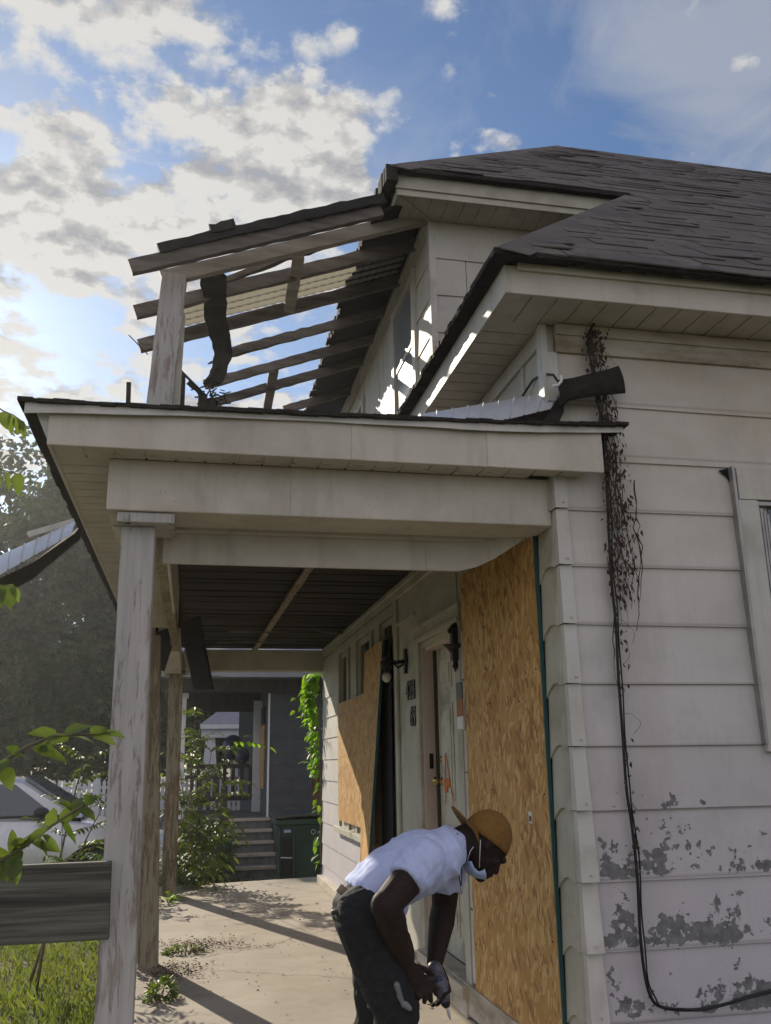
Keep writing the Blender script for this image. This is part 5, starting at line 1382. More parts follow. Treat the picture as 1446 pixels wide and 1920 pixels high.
mb = MB(); mb.prism([(-1.0, 14.34, 2.81), (7.2, 14.34, 2.81), (7.2, 20, 4.6), (2.6, 20, 4.6)], (0, 0, .04)); mb.prism([(-1.0, 14.34, 2.81), (2.6, 20, 4.6), (2.6, 22, 4.6), (-1, 27, 2.81)], (0, 0, .04)); mk('roof', mb, M['greyroof'], nb_)
mb = MB(); mb.box((-.5, 14.5, 2.77), (1.24, 17.6, 2.79)); mk('porch_ceiling', mb, M['darkwood'], nb_)
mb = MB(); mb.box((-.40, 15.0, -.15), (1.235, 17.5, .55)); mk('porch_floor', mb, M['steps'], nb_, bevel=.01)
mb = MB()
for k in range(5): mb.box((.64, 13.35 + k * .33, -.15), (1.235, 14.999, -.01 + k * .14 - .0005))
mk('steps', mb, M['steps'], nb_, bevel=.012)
mb = MB()
for k in range(5): mb.box((.62, 13.325 + k * .33, -.045 + k * .14), (1.245, 13.42 + k * .33, -.005 + k * .14 + .003))
mk('step_nosing', mb, M['concrete'], nb_, bevel=.005)
mb = MB(); mb.box((-.35, 14.0, -.15), (.60, 14.98, .38)); mk('cheek_wall', mb, M['blockwall'], nb_); mb = MB(); mb.box((-.38, 13.96, .381), (.63, 14.99, .46)); mk('cheek_cap', mb, M['steps'], nb_, bevel=.01)
mb = MB(); mb.box((-.26, 15.02, .55), (-.08, 15.2, 2.38)); mb.box((-.29, 14.99, 2.38), (-.05, 15.23, 2.459)); mb.box((-.28, 15.0, .551), (-.06, 15.22, .66)); mk('column', mb, M['whitecol'], nb_, bevel=.006)
for z_ in (1.28, .72): mb = MB(); mb.box((.10, 17.40, z_), (1.29, 17.46, z_ + .08)); mk('rail', mb, M['darkwood'], nb_)
for k in range(8):
    mb = MB(); x = .14 + k * .155; mb.box((x, 17.41, .80), (x + .065, 17.45, 1.279)); mk('baluster', mb, M['darkwood'], nb_)
mb = MB(); mb.box((.50, 14.99, .46), (.60, 15.07, 1.02)); mk('newel', mb, M['darkwood'], nb_)
for z_ in (1.14, .62): mb = MB(); mb.box((-.06, 15.03, z_), (.50, 15.08, z_ + .06)); mk('rail', mb, M['darkwood'], nb_)
for k in range(4):
    mb = MB(); x = .02 + k * .13; mb.box((x, 15.035, .681), (x + .06, 15.075, 1.139)); mk('baluster', mb, M['darkwood'], nb_)
mb = MB(); mb.box((1.86, 14.4, -.15), (2.0, 14.5, 1.35)); wp = mk('wooden_post', mb, pm('reddish_post', (.07, .035, .02), (.14, .08, .05), 8, .9, stretch=(1, 1, .2)))
setp(wp, 'short reddish brown wooden post standing behind the trash cart', 'post')
for o_, l_ in ((nb_, (3.175, 21.59, -.5550)), (tc_, (1.8415, 16.256, -.5550)), (wp, (0, 0, -.3645))): o_.location = l_; o_.scale = (1.27, 1.27, 1.27)
# balloons tied to the rail
for k, (px, py, r_, lb) in enumerate(((437, 1402, .26, 'large dark blue balloon beyond the neighbour porch rail'), (455, 1418, .17, 'small dark blue balloon in front of the large one'))):
    c = aY(px, py, 23.2 - k * .4); mb = MB(); mb.ell(c, (r_, r_, r_ * 1.2)); o = mk('balloon', mb, M['balloon'], fixn=False); setp(o, lb, 'balloon', 'dark blue balloons')
    mb = MB(); mb.tube([c - Vector((0, 0, r_ * 1.15)), Vector((c.x, 22.5, .9)), Vector((c.x + .02, 22.2, .65))], .006, 5); mk('string', mb, M['cable'], o)
# far white house
fh = thing('far_house', 'distant white bungalow with grey hipped roof across the street', 'house', (2.5, 37, -.15))
def q36(px, py): return aY(px, py, 36)
mb = MB(); z0 = -.15
a = q36(392, 1400); mb.box((a.x + 1.2, 37.5, -.15), (9, 45, q36(480, 1375).z)); mk('wall', mb, M['whitecol'], fh)
zt = q36(430, 1376).z; ze = q36(385, 1364).z
mb = MB(); mb.prism([(.35, 35.8, ze), (9, 35.8, ze), (9, 41, ze + 2.6), (3.6, 41, ze + 2.6)], (0, 0, .12)); mb.prism([(.35, 35.8, ze), (3.6, 41, ze + 2.6), (3.6, 42, ze + 2.6), (.35, 46, ze)], (0, 0, .12)); mk('roof', mb, M['greyroof'], fh)
mb = MB(); mb.box((.4, 35.9, ze - .38), (9, 36.3, ze - .04)); mb.box((.35, 35.75, ze - .06), (9, 35.85, ze + .1)); mk('eave_board', mb, M['whitecol'], fh)
for x in (.75, 3.6):
    mb = MB(); mb.hexa([(x - .28, 36, .9), (x + .28, 36, .9), (x + .28, 36.4, .9), (x - .28, 36.4, .9), (x - .17, 36, ze - .38), (x + .17, 36, ze - .38), (x + .17, 36.3, ze - .38), (x - .17, 36.3, ze - .38)]); mk('column', mb, M['whitecol'], fh)
mb = MB(); mb.box((1.9, 37.40, .8), (3.0, 37.499, 2.2)); mk('porch_wall', mb, M['brown'], fh)
mb = MB(); mb.box((.4, 35.95, -.15), (9, 36.5, .9)); mk('porch_wall', mb, M['brown'], fh)
mb = MB(); mb.box((2.6, 37.2, .9), (3.3, 37.39, 2.4)); mk('door', mb, M['mask'], fh)
mb = MB(); mb.box((3.4, 42.1, ze + 2), (4.4, 42.8, ze + 3.6)); mk('chimney', mb, M['bluebeam'], fh)
# picket fence
pfz = thing('picket_fence', 'white picket fence along the far side of the street', 'fence', (-3, 31, -.15))
mb = MB(); mb.box((-9, 31.03, .20), (5, 31.08, .28)); mk('rail', mb, M['picket'], pfz); mb = MB(); mb.box((-9, 31.03, .68), (5, 31.08, .76)); mk('rail', mb, M['picket'], pfz)
pk = MB(); pk.prism([(-.05, 31.0, -.12), (.05, 31.0, -.12), (.05, 31.0, .88), (0, 31.0, .98), (-.05, 31.0, .88)], (0, .028, 0))
p0 = mk('picket', pk, M['picket'], pfz)
for k in range(92):
    c = p0 if k == 0 else p0.copy()
    if k: COL.objects.link(c)
    c.location = (-8.9 + k * .15, 0, 0)
mb = MB()
for x in (-7.4, -5.1, -2.8, -.5, 1.8): mb.box((x - .07, 30.98, -.15), (x + .07, 31.12, 1.02))
mk('fence_post', mb, M['picket'], pfz)

# ------------------------------------------------------------------ car
car = thing('parked_car', 'silver sedan parked behind the left shrubs, nose to the right', 'car', (-2.5, 12.75, -.24))
GZ = -.24; CY = 12.78
# stations: x, lower z, belt z, half width, (roof z, roof half width)
st = [(-.32, .30, .62, .55), (-.42, .20, .74, .74), (-.75, .18, .83, .84), (-1.2, .18, .93, .87), (-1.55, .18, 1.0, .88), (-2.4, .18, 1.03, .89), (-3.6, .18, 1.05, .88), (-4.2, .18, 1.06, .84), (-4.75, .25, 1.0, .76), (-4.9, .34, .86, .66)]
mb = MB(); vs = []; fs = []; NP = 10
def sec(x, z0, z1, w):
    prof = [(w * .86, z0), (w * .98, z0 + .10), (w, z0 + (z1 - z0) * .45), (w * .985, z0 + (z1 - z0) * .8), (w * .93, z1 - .02), (w * .80, z1 + .012)]
    pts_ = [(x, CY - a, GZ + z) for a, z in prof] + [(x, CY + a, GZ + z) for a, z in reversed(prof)]
    return pts_
for s_ in st: vs += sec(*s_)
n = 12
for i in range(len(st) - 1):
    for j in range(n): fs.append((i * n + j, i * n + (j + 1) % n, (i + 1) * n + (j + 1) % n, (i + 1) * n + j))
fs.append(tuple(range(n))); fs.append(tuple(range((len(st) - 1) * n, len(st) * n)))
mb.add(vs, fs, True); cbody = mk('car_body', mb, M['carpaint'], car); ss = cbody.modifiers.new('s', 'SUBSURF'); ss.levels = 2; ss.render_levels = 2
# cabin
def hood(zb): return zb
cab = [(-1.42, 1.0, 1.02, .76, .74), (-2.15, 1.0, 1.46, .80, .60), (-2.6, 1.0, 1.50, .81, .61), (-3.3, 1.0, 1.49, .80, .61), (-3.75, 1.0, 1.42, .79, .60), (-4.45, 1.0, 1.04, .74, .70)]
mb = MB(); vs = []; fs = []
for (x, zb, zt, wb2, wt) in cab:
    for a, z in ((-wb2, zb), (-wt - .02, zt - .05), (-wt + .06, zt), (wt - .06, zt), (wt + .02, zt - .05), (wb2, zb)): vs.append((x, CY + a, GZ + z))
for i in range(len(cab) - 1):
    for j in range(6): fs.append((i * 6 + j, i * 6 + (j + 1) % 6, (i + 1) * 6 + (j + 1) % 6, (i + 1) * 6 + j))
fs.append(tuple(range(6))); fs.append(tuple(range(30, 36)))
mb.add(vs, fs, True); mk('cabin', mb, M['carpaint'], car, bevel=.01)
def sidep(x, z):   # point on the near cabin side at height z (between belt and roof)
    t = (z - 1.0) / .46; return Vector((x, CY - (.80 + (.62 - .80) * t) - .012, GZ + z))
mb = MB(); mb.prism([sidep(-1.72, 1.04), sidep(-2.22, 1.40), sidep(-2.78, 1.42), sidep(-2.78, 1.03)], (0, .01, 0)); mk('side_window', mb, M['carglass'], cbody)
mb = MB(); mb.prism([sidep(-2.87, 1.03), sidep(-2.87, 1.42), sidep(-3.4, 1.41), sidep(-3.85, 1.08)], (0, .01, 0)); mk('side_window', mb, M['carglass'], cbody)
mb = MB(); mb.prism([(-1.50, CY - .70, GZ + 1.06), (-1.50, CY + .70, GZ + 1.06), (-2.13, CY + .56, GZ + 1.462), (-2.13, CY - .56, GZ + 1.462)], (.02, 0, .03)); mk('windscreen', mb, M['carglass'], car)
mb = MB(); mb.bar((-1.62, CY - .815, GZ + 1.03), (-3.95, CY - .815, GZ + 1.03), .012, .03); mk('window_trim', mb, M['plastic'], car)
mb = MB(); mb.ell((-1.85, CY - .97, GZ + 1.08), (.09, .09, .065)); mb.bar((-1.82, CY - .95, GZ + 1.04), (-1.80, CY - .80, GZ + 1.03), .05, .03); mk('wing_mirror', mb, M['plastic'], car, fixn=False)
for x in (-1.62, -2.82): 
    mb = MB(); mb.tube([(x, CY - .893, GZ + .99), (x + .02, CY - .903, GZ + .6), (x + .02, CY - .885, GZ + .26)], .0045, 6); mk('door_seam', mb, M['plastic'], car)
for x in (-1.22, -3.95):
    mb = MB(); mb.lathe((x, CY - .90, GZ + .33), [(.0, 0), (.38, 0), (.38, .1), (.0, .1)], 28, 'y'); mk('wheel_arch', mb, M['black'], car)
    for yy in (CY - .905, CY + .70):
        mb = MB(); mb.lathe((x, yy, GZ + .325), [(.20, 0), (.30, .0), (.325, .03), (.325, .17), (.30, .2), (.2, .2)], 28, 'y'); w_ = mk('wheel', mb, M['rubber'], car)
        mb = MB(); mb.lathe((x, yy + .02, GZ + .325), [(.0, .03), (.05, .0), (.19, .03), (.205, .0), (.205, .16), (.0, .16)], 28, 'y')
        for k in range(5):
            t = k * 2 * math.pi / 5; mb.bar((x + .04 * math.cos(t), yy + .03, GZ + .325 + .04 * math.sin(t)), (x + .2 * math.cos(t), yy + .03, GZ + .325 + .2 * math.sin(t)), .03, .05, up=(0, 1, 0))
        mk('rim', mb, M['rim'], w_)
for yy in (CY - .6, CY + .6):
    mb = MB(); mb.ell((-.42, yy, GZ + .64), (.10, .14, .07)); mk('headlight', mb, M['lamp'], car, fixn=False)
for yy in (CY - .3, CY + .3):
    mb = MB(); mb.ell((-2.75, yy, GZ + 1.12), (.07, .13, .14)); mk('headrest', mb, M['plastic'], car, fixn=False)
mb = MB(); mb.box((-2.0, CY - .88, GZ + .86), (-2.0, CY - .88, GZ + .86)); 
for x in (-2.62, -3.6):
    mb = MB(); mb.bar((x, CY - .90, GZ + .86), (x - .16, CY - .90, GZ + .86), .02, .022); mk('door_handle', mb, M['carpaint'], car)

car.location.x += .17
# ------------------------------------------------------------------ plants
def leaf(mb, p, d, L_, w, nrm=None, fold=.25, droop=.25, rr=rnd, hi=False):
    """pointed oval leaf of six faces folded on its midrib"""
    d = Vector(d).normalized(); up = Vector(nrm) if nrm else Vector((rr.gauss(0, .4), rr.gauss(0, .4), 1)); sd = d.cross(up)
    if sd.length < .05: sd = d.cross(Vector((1, 0, 0)))
    sd.normalize(); up = sd.cross(d).normalized()
    if hi: T_ = (0, .12, .32, .55, .78, 1); WW = (0, .34, .5, .46, .27, 0)
    else: T_ = (0, .3, .65, 1); WW = (0, .5, .42, 0)
    mid = [p + d * (L_ * t) - Vector((0, 0, 1)) * (droop * L_ * t * t) + (sd * (rr.gauss(0, .02) * L_) if hi else Vector((0, 0, 0))) for t in T_]
    vs = [mid[0]]; K = len(T_)
    for i in range(1, K - 1):
        w_ = w * WW[i]; wv = up * (rr.gauss(0, .06) * w_ if hi else 0)
        vs += [mid[i] + sd * w_ + up * (fold * w_) + wv, mid[i], mid[i] - sd * w_ + up * (fold * w_) - wv]
    vs.append(mid[-1]); fs = [(0, 2, 1), (0, 3, 2)]
    for i in range(K - 3):
        o = 1 + i * 3; fs += [(o, o + 1, o + 4, o + 3), (o + 1, o + 2, o + 5, o + 4)]
    o = 1 + (K - 3) * 3; e = len(vs) - 1; fs += [(o, o + 1, e), (o + 1, o + 2, e)]
    mb.add(vs, fs, hi)
def compound(lb, stb, p, d, L_, n, ll, lw, rr, droop=.5):
    d = Vector(d).normalized(); pts_ = []; q_ = Vector(p); st_ = L_ / (n + 1)
    for i in range(n + 2): pts_.append(q_.copy()); q_ = q_ + d * st_; d = (d + Vector((rr.gauss(0, .03), rr.gauss(0, .03), -droop / (n + 1)))).normalized()
    stb.tube(pts_, [.004 * (1 - .7 * i / len(pts_)) for i in range(len(pts_))], 5)
    for i in range(1, n + 1):
        dd = (pts_[i + 1] - pts_[i - 1]).normalized(); sd = dd.cross(Vector((0, 0, 1))).normalized()
        k = math.sin(math.pi * (.25 + .6 * i / n))
        for s_ in (-1, 1): leaf(lb, pts_[i], sd * s_ + dd * .45 + Vector((0, 0, -.25 + rr.gauss(0, .12))), ll * k * rr.uniform(.85, 1.1), lw * k, rr=rr)
    leaf(lb, pts_[-1], d, ll * .9, lw, rr=rr)
# compound-leaved shrub by the far post
rr = random.Random(101)
def shrub(name, label, root, tips, leafmat, n, ll, lw, L_, cat='shrub', group=None, droop=.6):
    t = thing(name, label, cat, root, group); sb_ = MB(); lb = MB()
    for (tx, ty, tz) in tips:
        a = Vector(root) + Vector((rr.uniform(-.05, .05), rr.uniform(-.05, .05), 0)); b_ = Vector((tx, ty, tz)); m1 = a.lerp(b_, .5) + Vector((rr.uniform(-.06, .06), rr.uniform(-.06, .06), .12))
        pts_ = []
        for i in range(9): s_ = i / 8; pts_.append(a * (1 - s_) ** 2 + m1 * (2 * s_ * (1 - s_)) + b_ * s_ ** 2)
        sb_.tube(pts_, [.013 * (1 - .75 * i / 8) for i in range(9)], 6)
        for i in range(2, 9):
            for k in range(2 if i < 8 else 3):
                an = rr.uniform(0, 6.28); out_ = (b_ - a); out_.z *= .3
                compound(lb, sb_, pts_[i], Vector((math.cos(an), math.sin(an), .25)) + out_.normalized() * .6, L_ * rr.uniform(.7, 1.15), n, ll, lw, rr, droop)
    mk('stem', sb_, M['stem'], t); mk('foliage', lb, M[leafmat], t, fixn=False); return t
shrub('sapling', 'leafy green sapling with drooping feathered leaves beside the farthest porch post', (.02, 11.75, -.23), [(.0, 11.5, 1.55), (.25, 11.2, 1.5), (.42, 11.0, 1.15), (.15, 11.1, .9), (.30, 11.4, .55), (-.1, 11.3, 1.1), (.1, 10.9, .35), (.05, 11.6, 1.9)], 'leaf', 6, .115, .042, .42, droop=.9)
o = thing('sprig', 'bright lone twig of leaves reaching right in front of the neighbour porch', 'twig', tuple(aY(400, 1440, 10.6)))
lb = MB(); sb_ = MB(); compound(lb, sb_, aY(400, 1450, 10.6), aY(450, 1375, 10.6) - aY(400, 1450, 10.6), .50, 1, .11, .045, rr, .5)
compound(lb, sb_, aY(430, 1392, 10.6), Vector((1, .1, .1)), .46, 6, .115, .045, rr, .55)
compound(lb, sb_, aY(388, 1268, 10.2), Vector((1, .1, .1)), .16, 1, .12, .06, rr, .4)
sb_.tube([aY(310, 1300, 10.7), aY(350, 1265, 10.5), aY(392, 1268, 10.2)], .003, 5)
sb_.tube([Vector((.1, 11.6, .4)), aY(380, 1480, 10.8), aY(400, 1450, 10.6)], .005, 5); sb_.tube([Vector((.05, 11.6, .4)), aY(332, 1400, 10.9), aY(310, 1300, 10.7)], .004, 5)
mk('stem', sb_, M['stem'], o); mk('foliage', lb, M['vineleaf'], o, fixn=False)
# shrubs behind posts at the car
shrub('sapling', 'smaller sapling growing in front of the silver car beside the nearest post', (-.70, 10.6, -.15), [(-.8, 10.4, .42), (-.55, 10.5, .55), (-.5, 10.6, .35)], 'leafd', 5, .10, .036, .32, droop=.8)
# dark low bush by the steps
def lump(name, label, c, r_, n, sz, mat, cat='bush', group=None, rr=rr, base_z=-.15):
    t = thing(name, label, cat, (c[0], c[1], base_z), group); lb = MB(); sb_ = MB()
    for k in range(n):
        v = Vector((rr.gauss(0, 1), rr.gauss(0, 1), rr.gauss(0, 1))).normalized(); rad = rr.uniform(.35, 1) ** .5
        p = Vector(c) + Vector((v.x * r_[0], v.y * r_[1], v.z * r_[2])) * rad * (1 + .25 * mnoise.noise(v * 2.2))
        if p.z < base_z + .02: continue
        leaf(lb, p, v + Vector((rr.gauss(0, .5), rr.gauss(0, .5), rr.gauss(-.2, .5))), sz * rr.uniform(.7, 1.2), sz * .45, rr=rr)
    for k in range(7): a = rr.uniform(0, 6.28); sb_.tube([(c[0], c[1], base_z - .01), (c[0] + .3 * r_[0] * math.cos(a), c[1] + .3 * r_[1] * math.sin(a), c[2]), (c[0] + .8 * r_[0] * math.cos(a), c[1] + .8 * r_[1] * math.sin(a), c[2] + r_[2] * .5)], [.012, .008, .003], 6)
    mk('stem', sb_, M['stem'], t); mk('foliage', lb, M[mat], t, fixn=False); return t
lump('bush', 'dark low bush at the foot of the block wall left of the steps', (.24, 16.5, -.08), (.55, .5, .55), 1500, .115, 'leafd', base_z=-.555)
# climbing vine on the far house corner
vt = thing('climbing_vine', 'bright green climbing vine hanging down the far corner of the white house', 'vine', (1.5, 11.40, -.1)); lb = MB(); sb_ = MB()
path = [(595, 1262), (590, 1290), (588, 1320), (592, 1350), (592, 1385), (594, 1410), (592, 1440), (596, 1470), (597, 1520), (594, 1570), (596, 1620)]
sb_.tube([aY(px + 6, py, 11.42) for px, py in path], .006, 5)
for i, (px, py) in enumerate(path[:-1]):
    dn_ = (80, 85, 55, 30, 22, 30, 12, 6, 2, 7)[i]; wdt = (16, 20, 18, 14, 12, 14, 9, 8, 5, 8)[i]
    for k in range(dn_):
        t = rr.random(); qx = px + (path[i + 1][0] - px) * t - abs(rr.gauss(0, 1)) * wdt * .7 + 4; qy = py + (path[i + 1][1] - py) * t; p = aY(qx, qy, rr.uniform(11.36, 11.62))
        leaf(lb, p, (-.5 + rr.gauss(0, .5), rr.gauss(-.3, .4), rr.gauss(-.5, .4)), rr.uniform(.07, .12), rr.uniform(.05, .07), rr=rr)
mk('stem', sb_, M['stem'], vt); mk('foliage', lb, M['vineleaf'], vt, fixn=False)
# young tree left of frame with branches reaching in
yt = thing('young_tree', 'young tree at the left edge with broad drooping leaves reaching across the car', 'tree', (-1.45, 3.3, -.15)); lb = MB(); sb_ = MB()
sb_.tube([(-1.45, 3.3, -.16), (-1.43, 3.3, .6), (-1.38, 3.25, 1.4), (-1.36, 3.2, 2.2), (-1.3, 3.2, 3.0), (-1.22, 3.1, 3.5)], [.035, .03, .026, .02, .014, .006], 10)
def branch(start, pix, y, leaves, r0=.007):
    pts_ = [Vector(start)] + [aY(px, py, y) for px, py in pix]; sb_.tube(pts_, [r0 * (1 - .75 * i / (len(pts_) - 1)) for i in range(len(pts_))], 6)
    for (px, py, dx, dy, L_) in leaves:
        a = aY(px, py, y + rr.uniform(-.04, .04)); b_ = aY(px + dx, py + dy, y + rr.uniform(-.05, .02)); d = b_ - a
        leaf(lb, a, d, d.length * 1.0, d.length * L_, nrm=(rr.gauss(0, .3), -.7 + rr.gauss(0, .3), .7), fold=.22, droop=.15, rr=rr, hi=True)
branch((-1.39, 3.25, 1.3), [(-60, 1500), (0, 1432), (50, 1400), (100, 1380), (160, 1378), (215, 1372)], 3.0,
       [(110, 1380, -60, -14, .45), (85, 1392, 20, 22, .5), (60, 1402, 70, 18, .45), (118, 1378, 55, -25, .55), (128, 1380, 50, 5, .5), (170, 1376, 30, -18, .6), (175, 1376, 45, 12, .5), (195, 1372, 42, 6, .4), (40, 1415, -30, -20, .5), (70, 1398, 22, 8, .5), (20, 1425, -35, 30, .6), (5, 1440, 20, 35, .6), (130, 1382, -52, 6, .35)], .008)
branch((-1.42, 3.3, .9), [(-60, 1650), (0, 1615), (50, 1585), (95, 1550), (140, 1520), (165, 1505), (180, 1490)], 3.05,
       [(90, 1555, -45, 18, .5), (95, 1552, 5, -45, .55), (110, 1540, 45, -30, .6), (130, 1528, 30, -40, .6), (150, 1515, 30, 18, .5), (70, 1572, 20, 30, .6), (55, 1582, -40, -5, .6), (40, 1592, -20, 48, .6), (20, 1605, 12, 50, .7), (15, 1608, -30, -35, .6), (115, 1540, 28, 38, .5), (80, 1565, 35, 30, .35), (60, 1580, 50, 10, .35), (35, 1597, -25, 30, .7), (140, 1520, -30, -20, .6), (160, 1508, 15, -22, .6), (30, 1600, 30, -50, .5), (20, 1605, 5, -60, .5), (5, 1613, 20, 30, .6)], .008)
branch((-1.42, 3.3, .7), [(-50, 1690), (-20, 1650), (10, 1625), (25, 1615)], 3.1, [(20, 1612, 5, 32, .75), (5, 1628, 10, 20, .8), (-5, 1630, 30, -30, .7), (10, 1622, -20, -30, .7)])
branch((-1.3, 3.2, 2.9), [(-80, 700), (-20, 752), (5, 770), (25, 778), (45, 792)], 3.2, [(5, 772, 8, 28, .5), (18, 776, 5, 36, .45), (28, 780, 6, 30, .5), (35, 785, 10, 20, .4), (40, 790, 8, 28, .4)], .005)
branch((-1.36, 3.2, 2.5), [(-60, 860), (0, 880), (20, 885), (40, 890)], 3.2, [(12, 884, 4, 34, .45), (30, 888, 8, 36, .45), (-4, 880, 4, 30, .4)], .004)
branch((-1.36, 3.2, 2.0), [(-60, 1085), (-10, 1096), (15, 1098), (30, 1103)], 3.2, [(-5, 1096, 8, 38, .5), (8, 1097, 12, 38, .6), (22, 1100, 15, 26, .6), (-20, 1096, 20, 26, .6)], .004)
mk('branch', sb_, M['stem'], yt); mk('foliage', lb, M['leaf'], yt, fixn=False)
# feathered branch above the car (nearer the post)
shrub('sapling', 'thin sapling with feathered leaves just left of the nearest post', (-1.0, 7.3, -.15), [(-.75, 7.1, 1.40), (-.62, 7.3, 1.05)], 'leaf', 7, .085, .03, .30, droop=.7)
# sprigs at the slab edge
lump('weed', 'small bright weed at the slab edge by the farthest post', (-.16, 10.3, .0), (.16, .12, .08), 60, .09, 'vineleaf', 'weed', 'weeds along the slab edge')
lump('weed', 'low green weed clump at the foot of the nearest post', (-.12, 6.2, .0), (.10, .16, .10), 330, .05, 'leaf', 'weed', 'weeds along the slab edge')
lump('weed', 'green weed strip growing from the crack beside the middle post', (.02, 7.55, .0), (.20, .10, .05), 420, .035, 'leaf', 'weed', 'weeds along the slab edge')
lump('weed', 'tall weed against the left side of the middle post', (-.36, 7.2, .1), (.08, .10, .22), 200, .05, 'leafd', 'weed', 'weeds along the slab edge')
# leaf litter
lt_ = MB(); rr = random.Random(55)
def litter(cx_, cy_, sx, sy, n_, sz=.03, z=.004):
    for k in range(n_):
        x = cx_ + rr.gauss(0, sx); y = cy_ + rr.gauss(0, sy); a = rr.uniform(0, 6.28)
        leaf(lt_, Vector((x, y, z + rr.uniform(0, .012))), (math.cos(a), math.sin(a), rr.uniform(-.1, .35)), sz * rr.uniform(.5, 1.2), sz * .5, fold=.5, droop=.1, rr=rr)
litter(-.05, 6.9, .12, .16, 420, .022); litter(.12, 7.85, .18, .12, 420, .022); litter(.35, 7.6, .22, .05, 160, .018); litter(.5, 8, .5, 2.0, 60, .025); litter(.7, 6.5, .5, .6, 25, .02); litter(.55, 16.4, .45, .25, 600, .06, -.545); litter(1.3, 5.6, .06, .06, 4, .05)
o = mk('leaf_litter', lt_, M['litter'], fixn=False); setp(o, 'brown dead leaf litter scattered over the slab and along its edge', 'litter', kind='stuff')
# lawn
gm = MB(); rr = random.Random(90)
for k in range(30000):
    y = 4.5 + 9.5 * rr.random() ** 1.3; x = -.40 - (1.0 + .42 * y) * rr.random()
    if x > -.42 and y < 11.5: continue
    h = rr.uniform(.04, .14) * (1.3 if rr.random() < .1 else 1); a = rr.uniform(0, 6.28); w = rr.uniform(.003, .007); lx, ly = rr.gauss(0, .35) * h, rr.gauss(0, .35) * h
    c_, s_ = math.cos(a) * w, math.sin(a) * w
    gm.add([(x - c_, y - s_, -.15), (x + c_, y + s_, -.15), (x + c_ * .5 + lx * .5, y + s_ * .5 + ly * .5, -.15 + h * .65), (x + lx, y + ly, -.15 + h)], [(0, 1, 2), (0, 2, 3)])
o = mk('grass', gm, M['grass'], fixn=False); setp(o, 'long sunlit grass left of the porch slab', 'grass', kind='stuff')

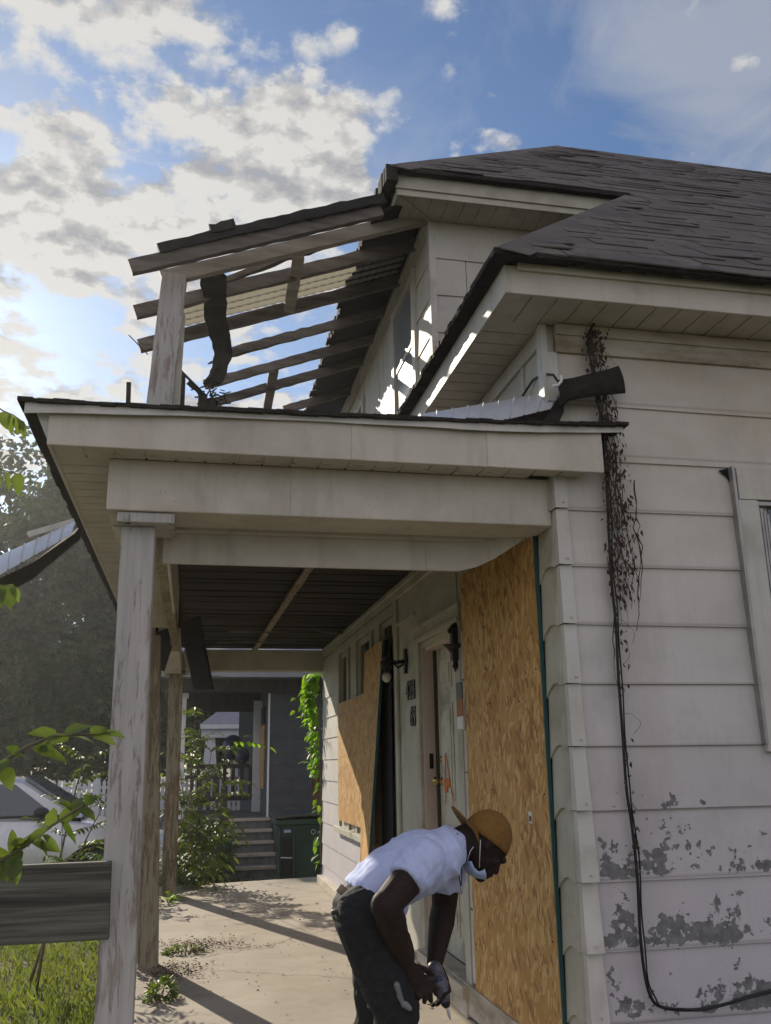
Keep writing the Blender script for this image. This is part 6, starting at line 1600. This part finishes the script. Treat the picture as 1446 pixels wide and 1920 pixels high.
# ------------------------------------------------------------------ trees
def tree(label, base, trunk_h, crowns, nleaf, sz, seed, r0=.28, group='trees beyond the street'):
    rr = random.Random(seed); t = thing('tree', label, 'tree', base, group); bx = Vector(base); tm = MB()
    top = Vector(crowns[0][0]); tm.tube([bx, bx + Vector((.1, 0, trunk_h * .5)), bx + Vector((.05, .1, trunk_h)), bx.lerp(top, .8) + Vector((0, 0, .3))], [r0, r0 * .8, r0 * .65, r0 * .25], 12)
    for (c, r_) in crowns:
        for k in range(5):
            v = Vector((rr.gauss(0, 1), rr.gauss(0, 1), rr.uniform(-.3, 1))).normalized(); e = Vector(c) + Vector((v.x * r_[0], v.y * r_[1], v.z * r_[2])) * .8
            s_ = bx + Vector((.05, .1, trunk_h * rr.uniform(.75, 1.1))); tm.tube([s_, s_.lerp(e, .5) + Vector((0, 0, .4)), e], [r0 * .4, r0 * .22, r0 * .06], 7)
    mk('trunk', tm, M['bark'], t)
    lm = MB(); tot = sum(r_[0] * r_[2] for c, r_ in crowns)
    for (c, r_) in crowns:
        cl = []
        for k in range(46):
            v = Vector((rr.gauss(0, 1), rr.gauss(0, 1), rr.gauss(0, 1))).normalized(); cl.append((Vector(c) + Vector((v.x * r_[0], v.y * r_[1], v.z * r_[2])) * rr.uniform(.45, 1.0), rr.uniform(.16, .34) * r_[0]))
        for k in range(int(nleaf * r_[0] * r_[2] / tot)):
            cc_, cr_ = rr.choice(cl); v = Vector((rr.gauss(0, 1), rr.gauss(0, 1), rr.gauss(0, .8))).normalized() * (rr.random() ** .45) * cr_
            p = cc_ + v; d = Vector((rr.gauss(0, 1), rr.gauss(0, 1), rr.gauss(-.3, .7))).normalized(); s2 = d.cross(Vector((rr.gauss(0, 1), rr.gauss(0, 1), rr.gauss(0, 1)))).normalized(); L_ = sz * rr.uniform(.6, 1.3)
            lm.add([p, p + d * L_ * .5 + s2 * L_ * .32, p + d * L_, p + d * L_ * .5 - s2 * L_ * .32], [(0, 1, 2, 3)])
    mk('crown', lm, M['treeleaf'], t, fixn=False); return t
tree('large dark tree behind the silver car, crown rising past the porch eave', (-8.6, 44, -.15), 4.6, [((-7.0, 44, 11.4), (4.6, 4.6, 4.6)), ((-5.0, 44.5, 7.5), (3.6, 3.6, 4.2)), ((-9.6, 44, 8.6), (3.4, 3.6, 5.2)), ((-7.4, 43, 4.6), (4.6, 3.0, 2.4)), ((-5.5, 42, 2.2), (4.6, 2.0, 1.5)), ((-10.5, 42, 2.6), (3.2, 2.0, 1.8))], 52000, .38, 1, r0=.36)
tree('dark tree at the far left edge beyond the fence', (-13.5, 50, -.15), 3.5, [((-12.2, 50, 7.0), (3.6, 3.5, 4.5)), ((-13.5, 49.5, 4.6), (3.0, 3.0, 2.8))], 16000, .42, 2)
tree('dark tree seen between the porch posts beyond the street', (-1.6, 46, -.15), 3.5, [((-1.2, 46, 6.5), (4.4, 3.5, 4.5)), ((1.2, 47, 5.0), (3.4, 3.2, 3.8)), ((-3.2, 45, 3.2), (3.0, 2.5, 2.6))], 26000, .34, 3)
tree('distant dark tree behind the white bungalow', (6, 60, -.15), 4, [((6, 60, 7.5), (7, 5, 6)), ((0, 62, 5.5), (6, 4, 4.5))], 24000, .45, 4)
tree('distant tree at the left beyond the paved lot', (-16, 62, -.15), 4, [((-16, 62, 7.0), (7, 5, 6)), ((-9, 64, 5), (6, 4, 4.2))], 20000, .45, 5)

# ------------------------------------------------------------------ haze in the air
hz = MB(); hz.box((-60, -12, -2.0), (60, 100, 22.0))
m = bpy.data.materials.new('haze_air'); m.use_nodes = True; N = m.node_tree.nodes; N.clear()
out = N.new('ShaderNodeOutputMaterial'); pv = N.new('ShaderNodeVolumePrincipled'); pv.inputs['Color'].default_value = (.92, .93, .95, 1)
pv.inputs['Density'].default_value = HAZE; pv.inputs['Anisotropy'].default_value = .55
m.node_tree.links.new(pv.outputs[0], out.inputs['Volume'])
ho = mk('haze', hz, m); setp(ho, 'thin sunlit haze in the air around the houses and trees', 'haze', kind='stuff')
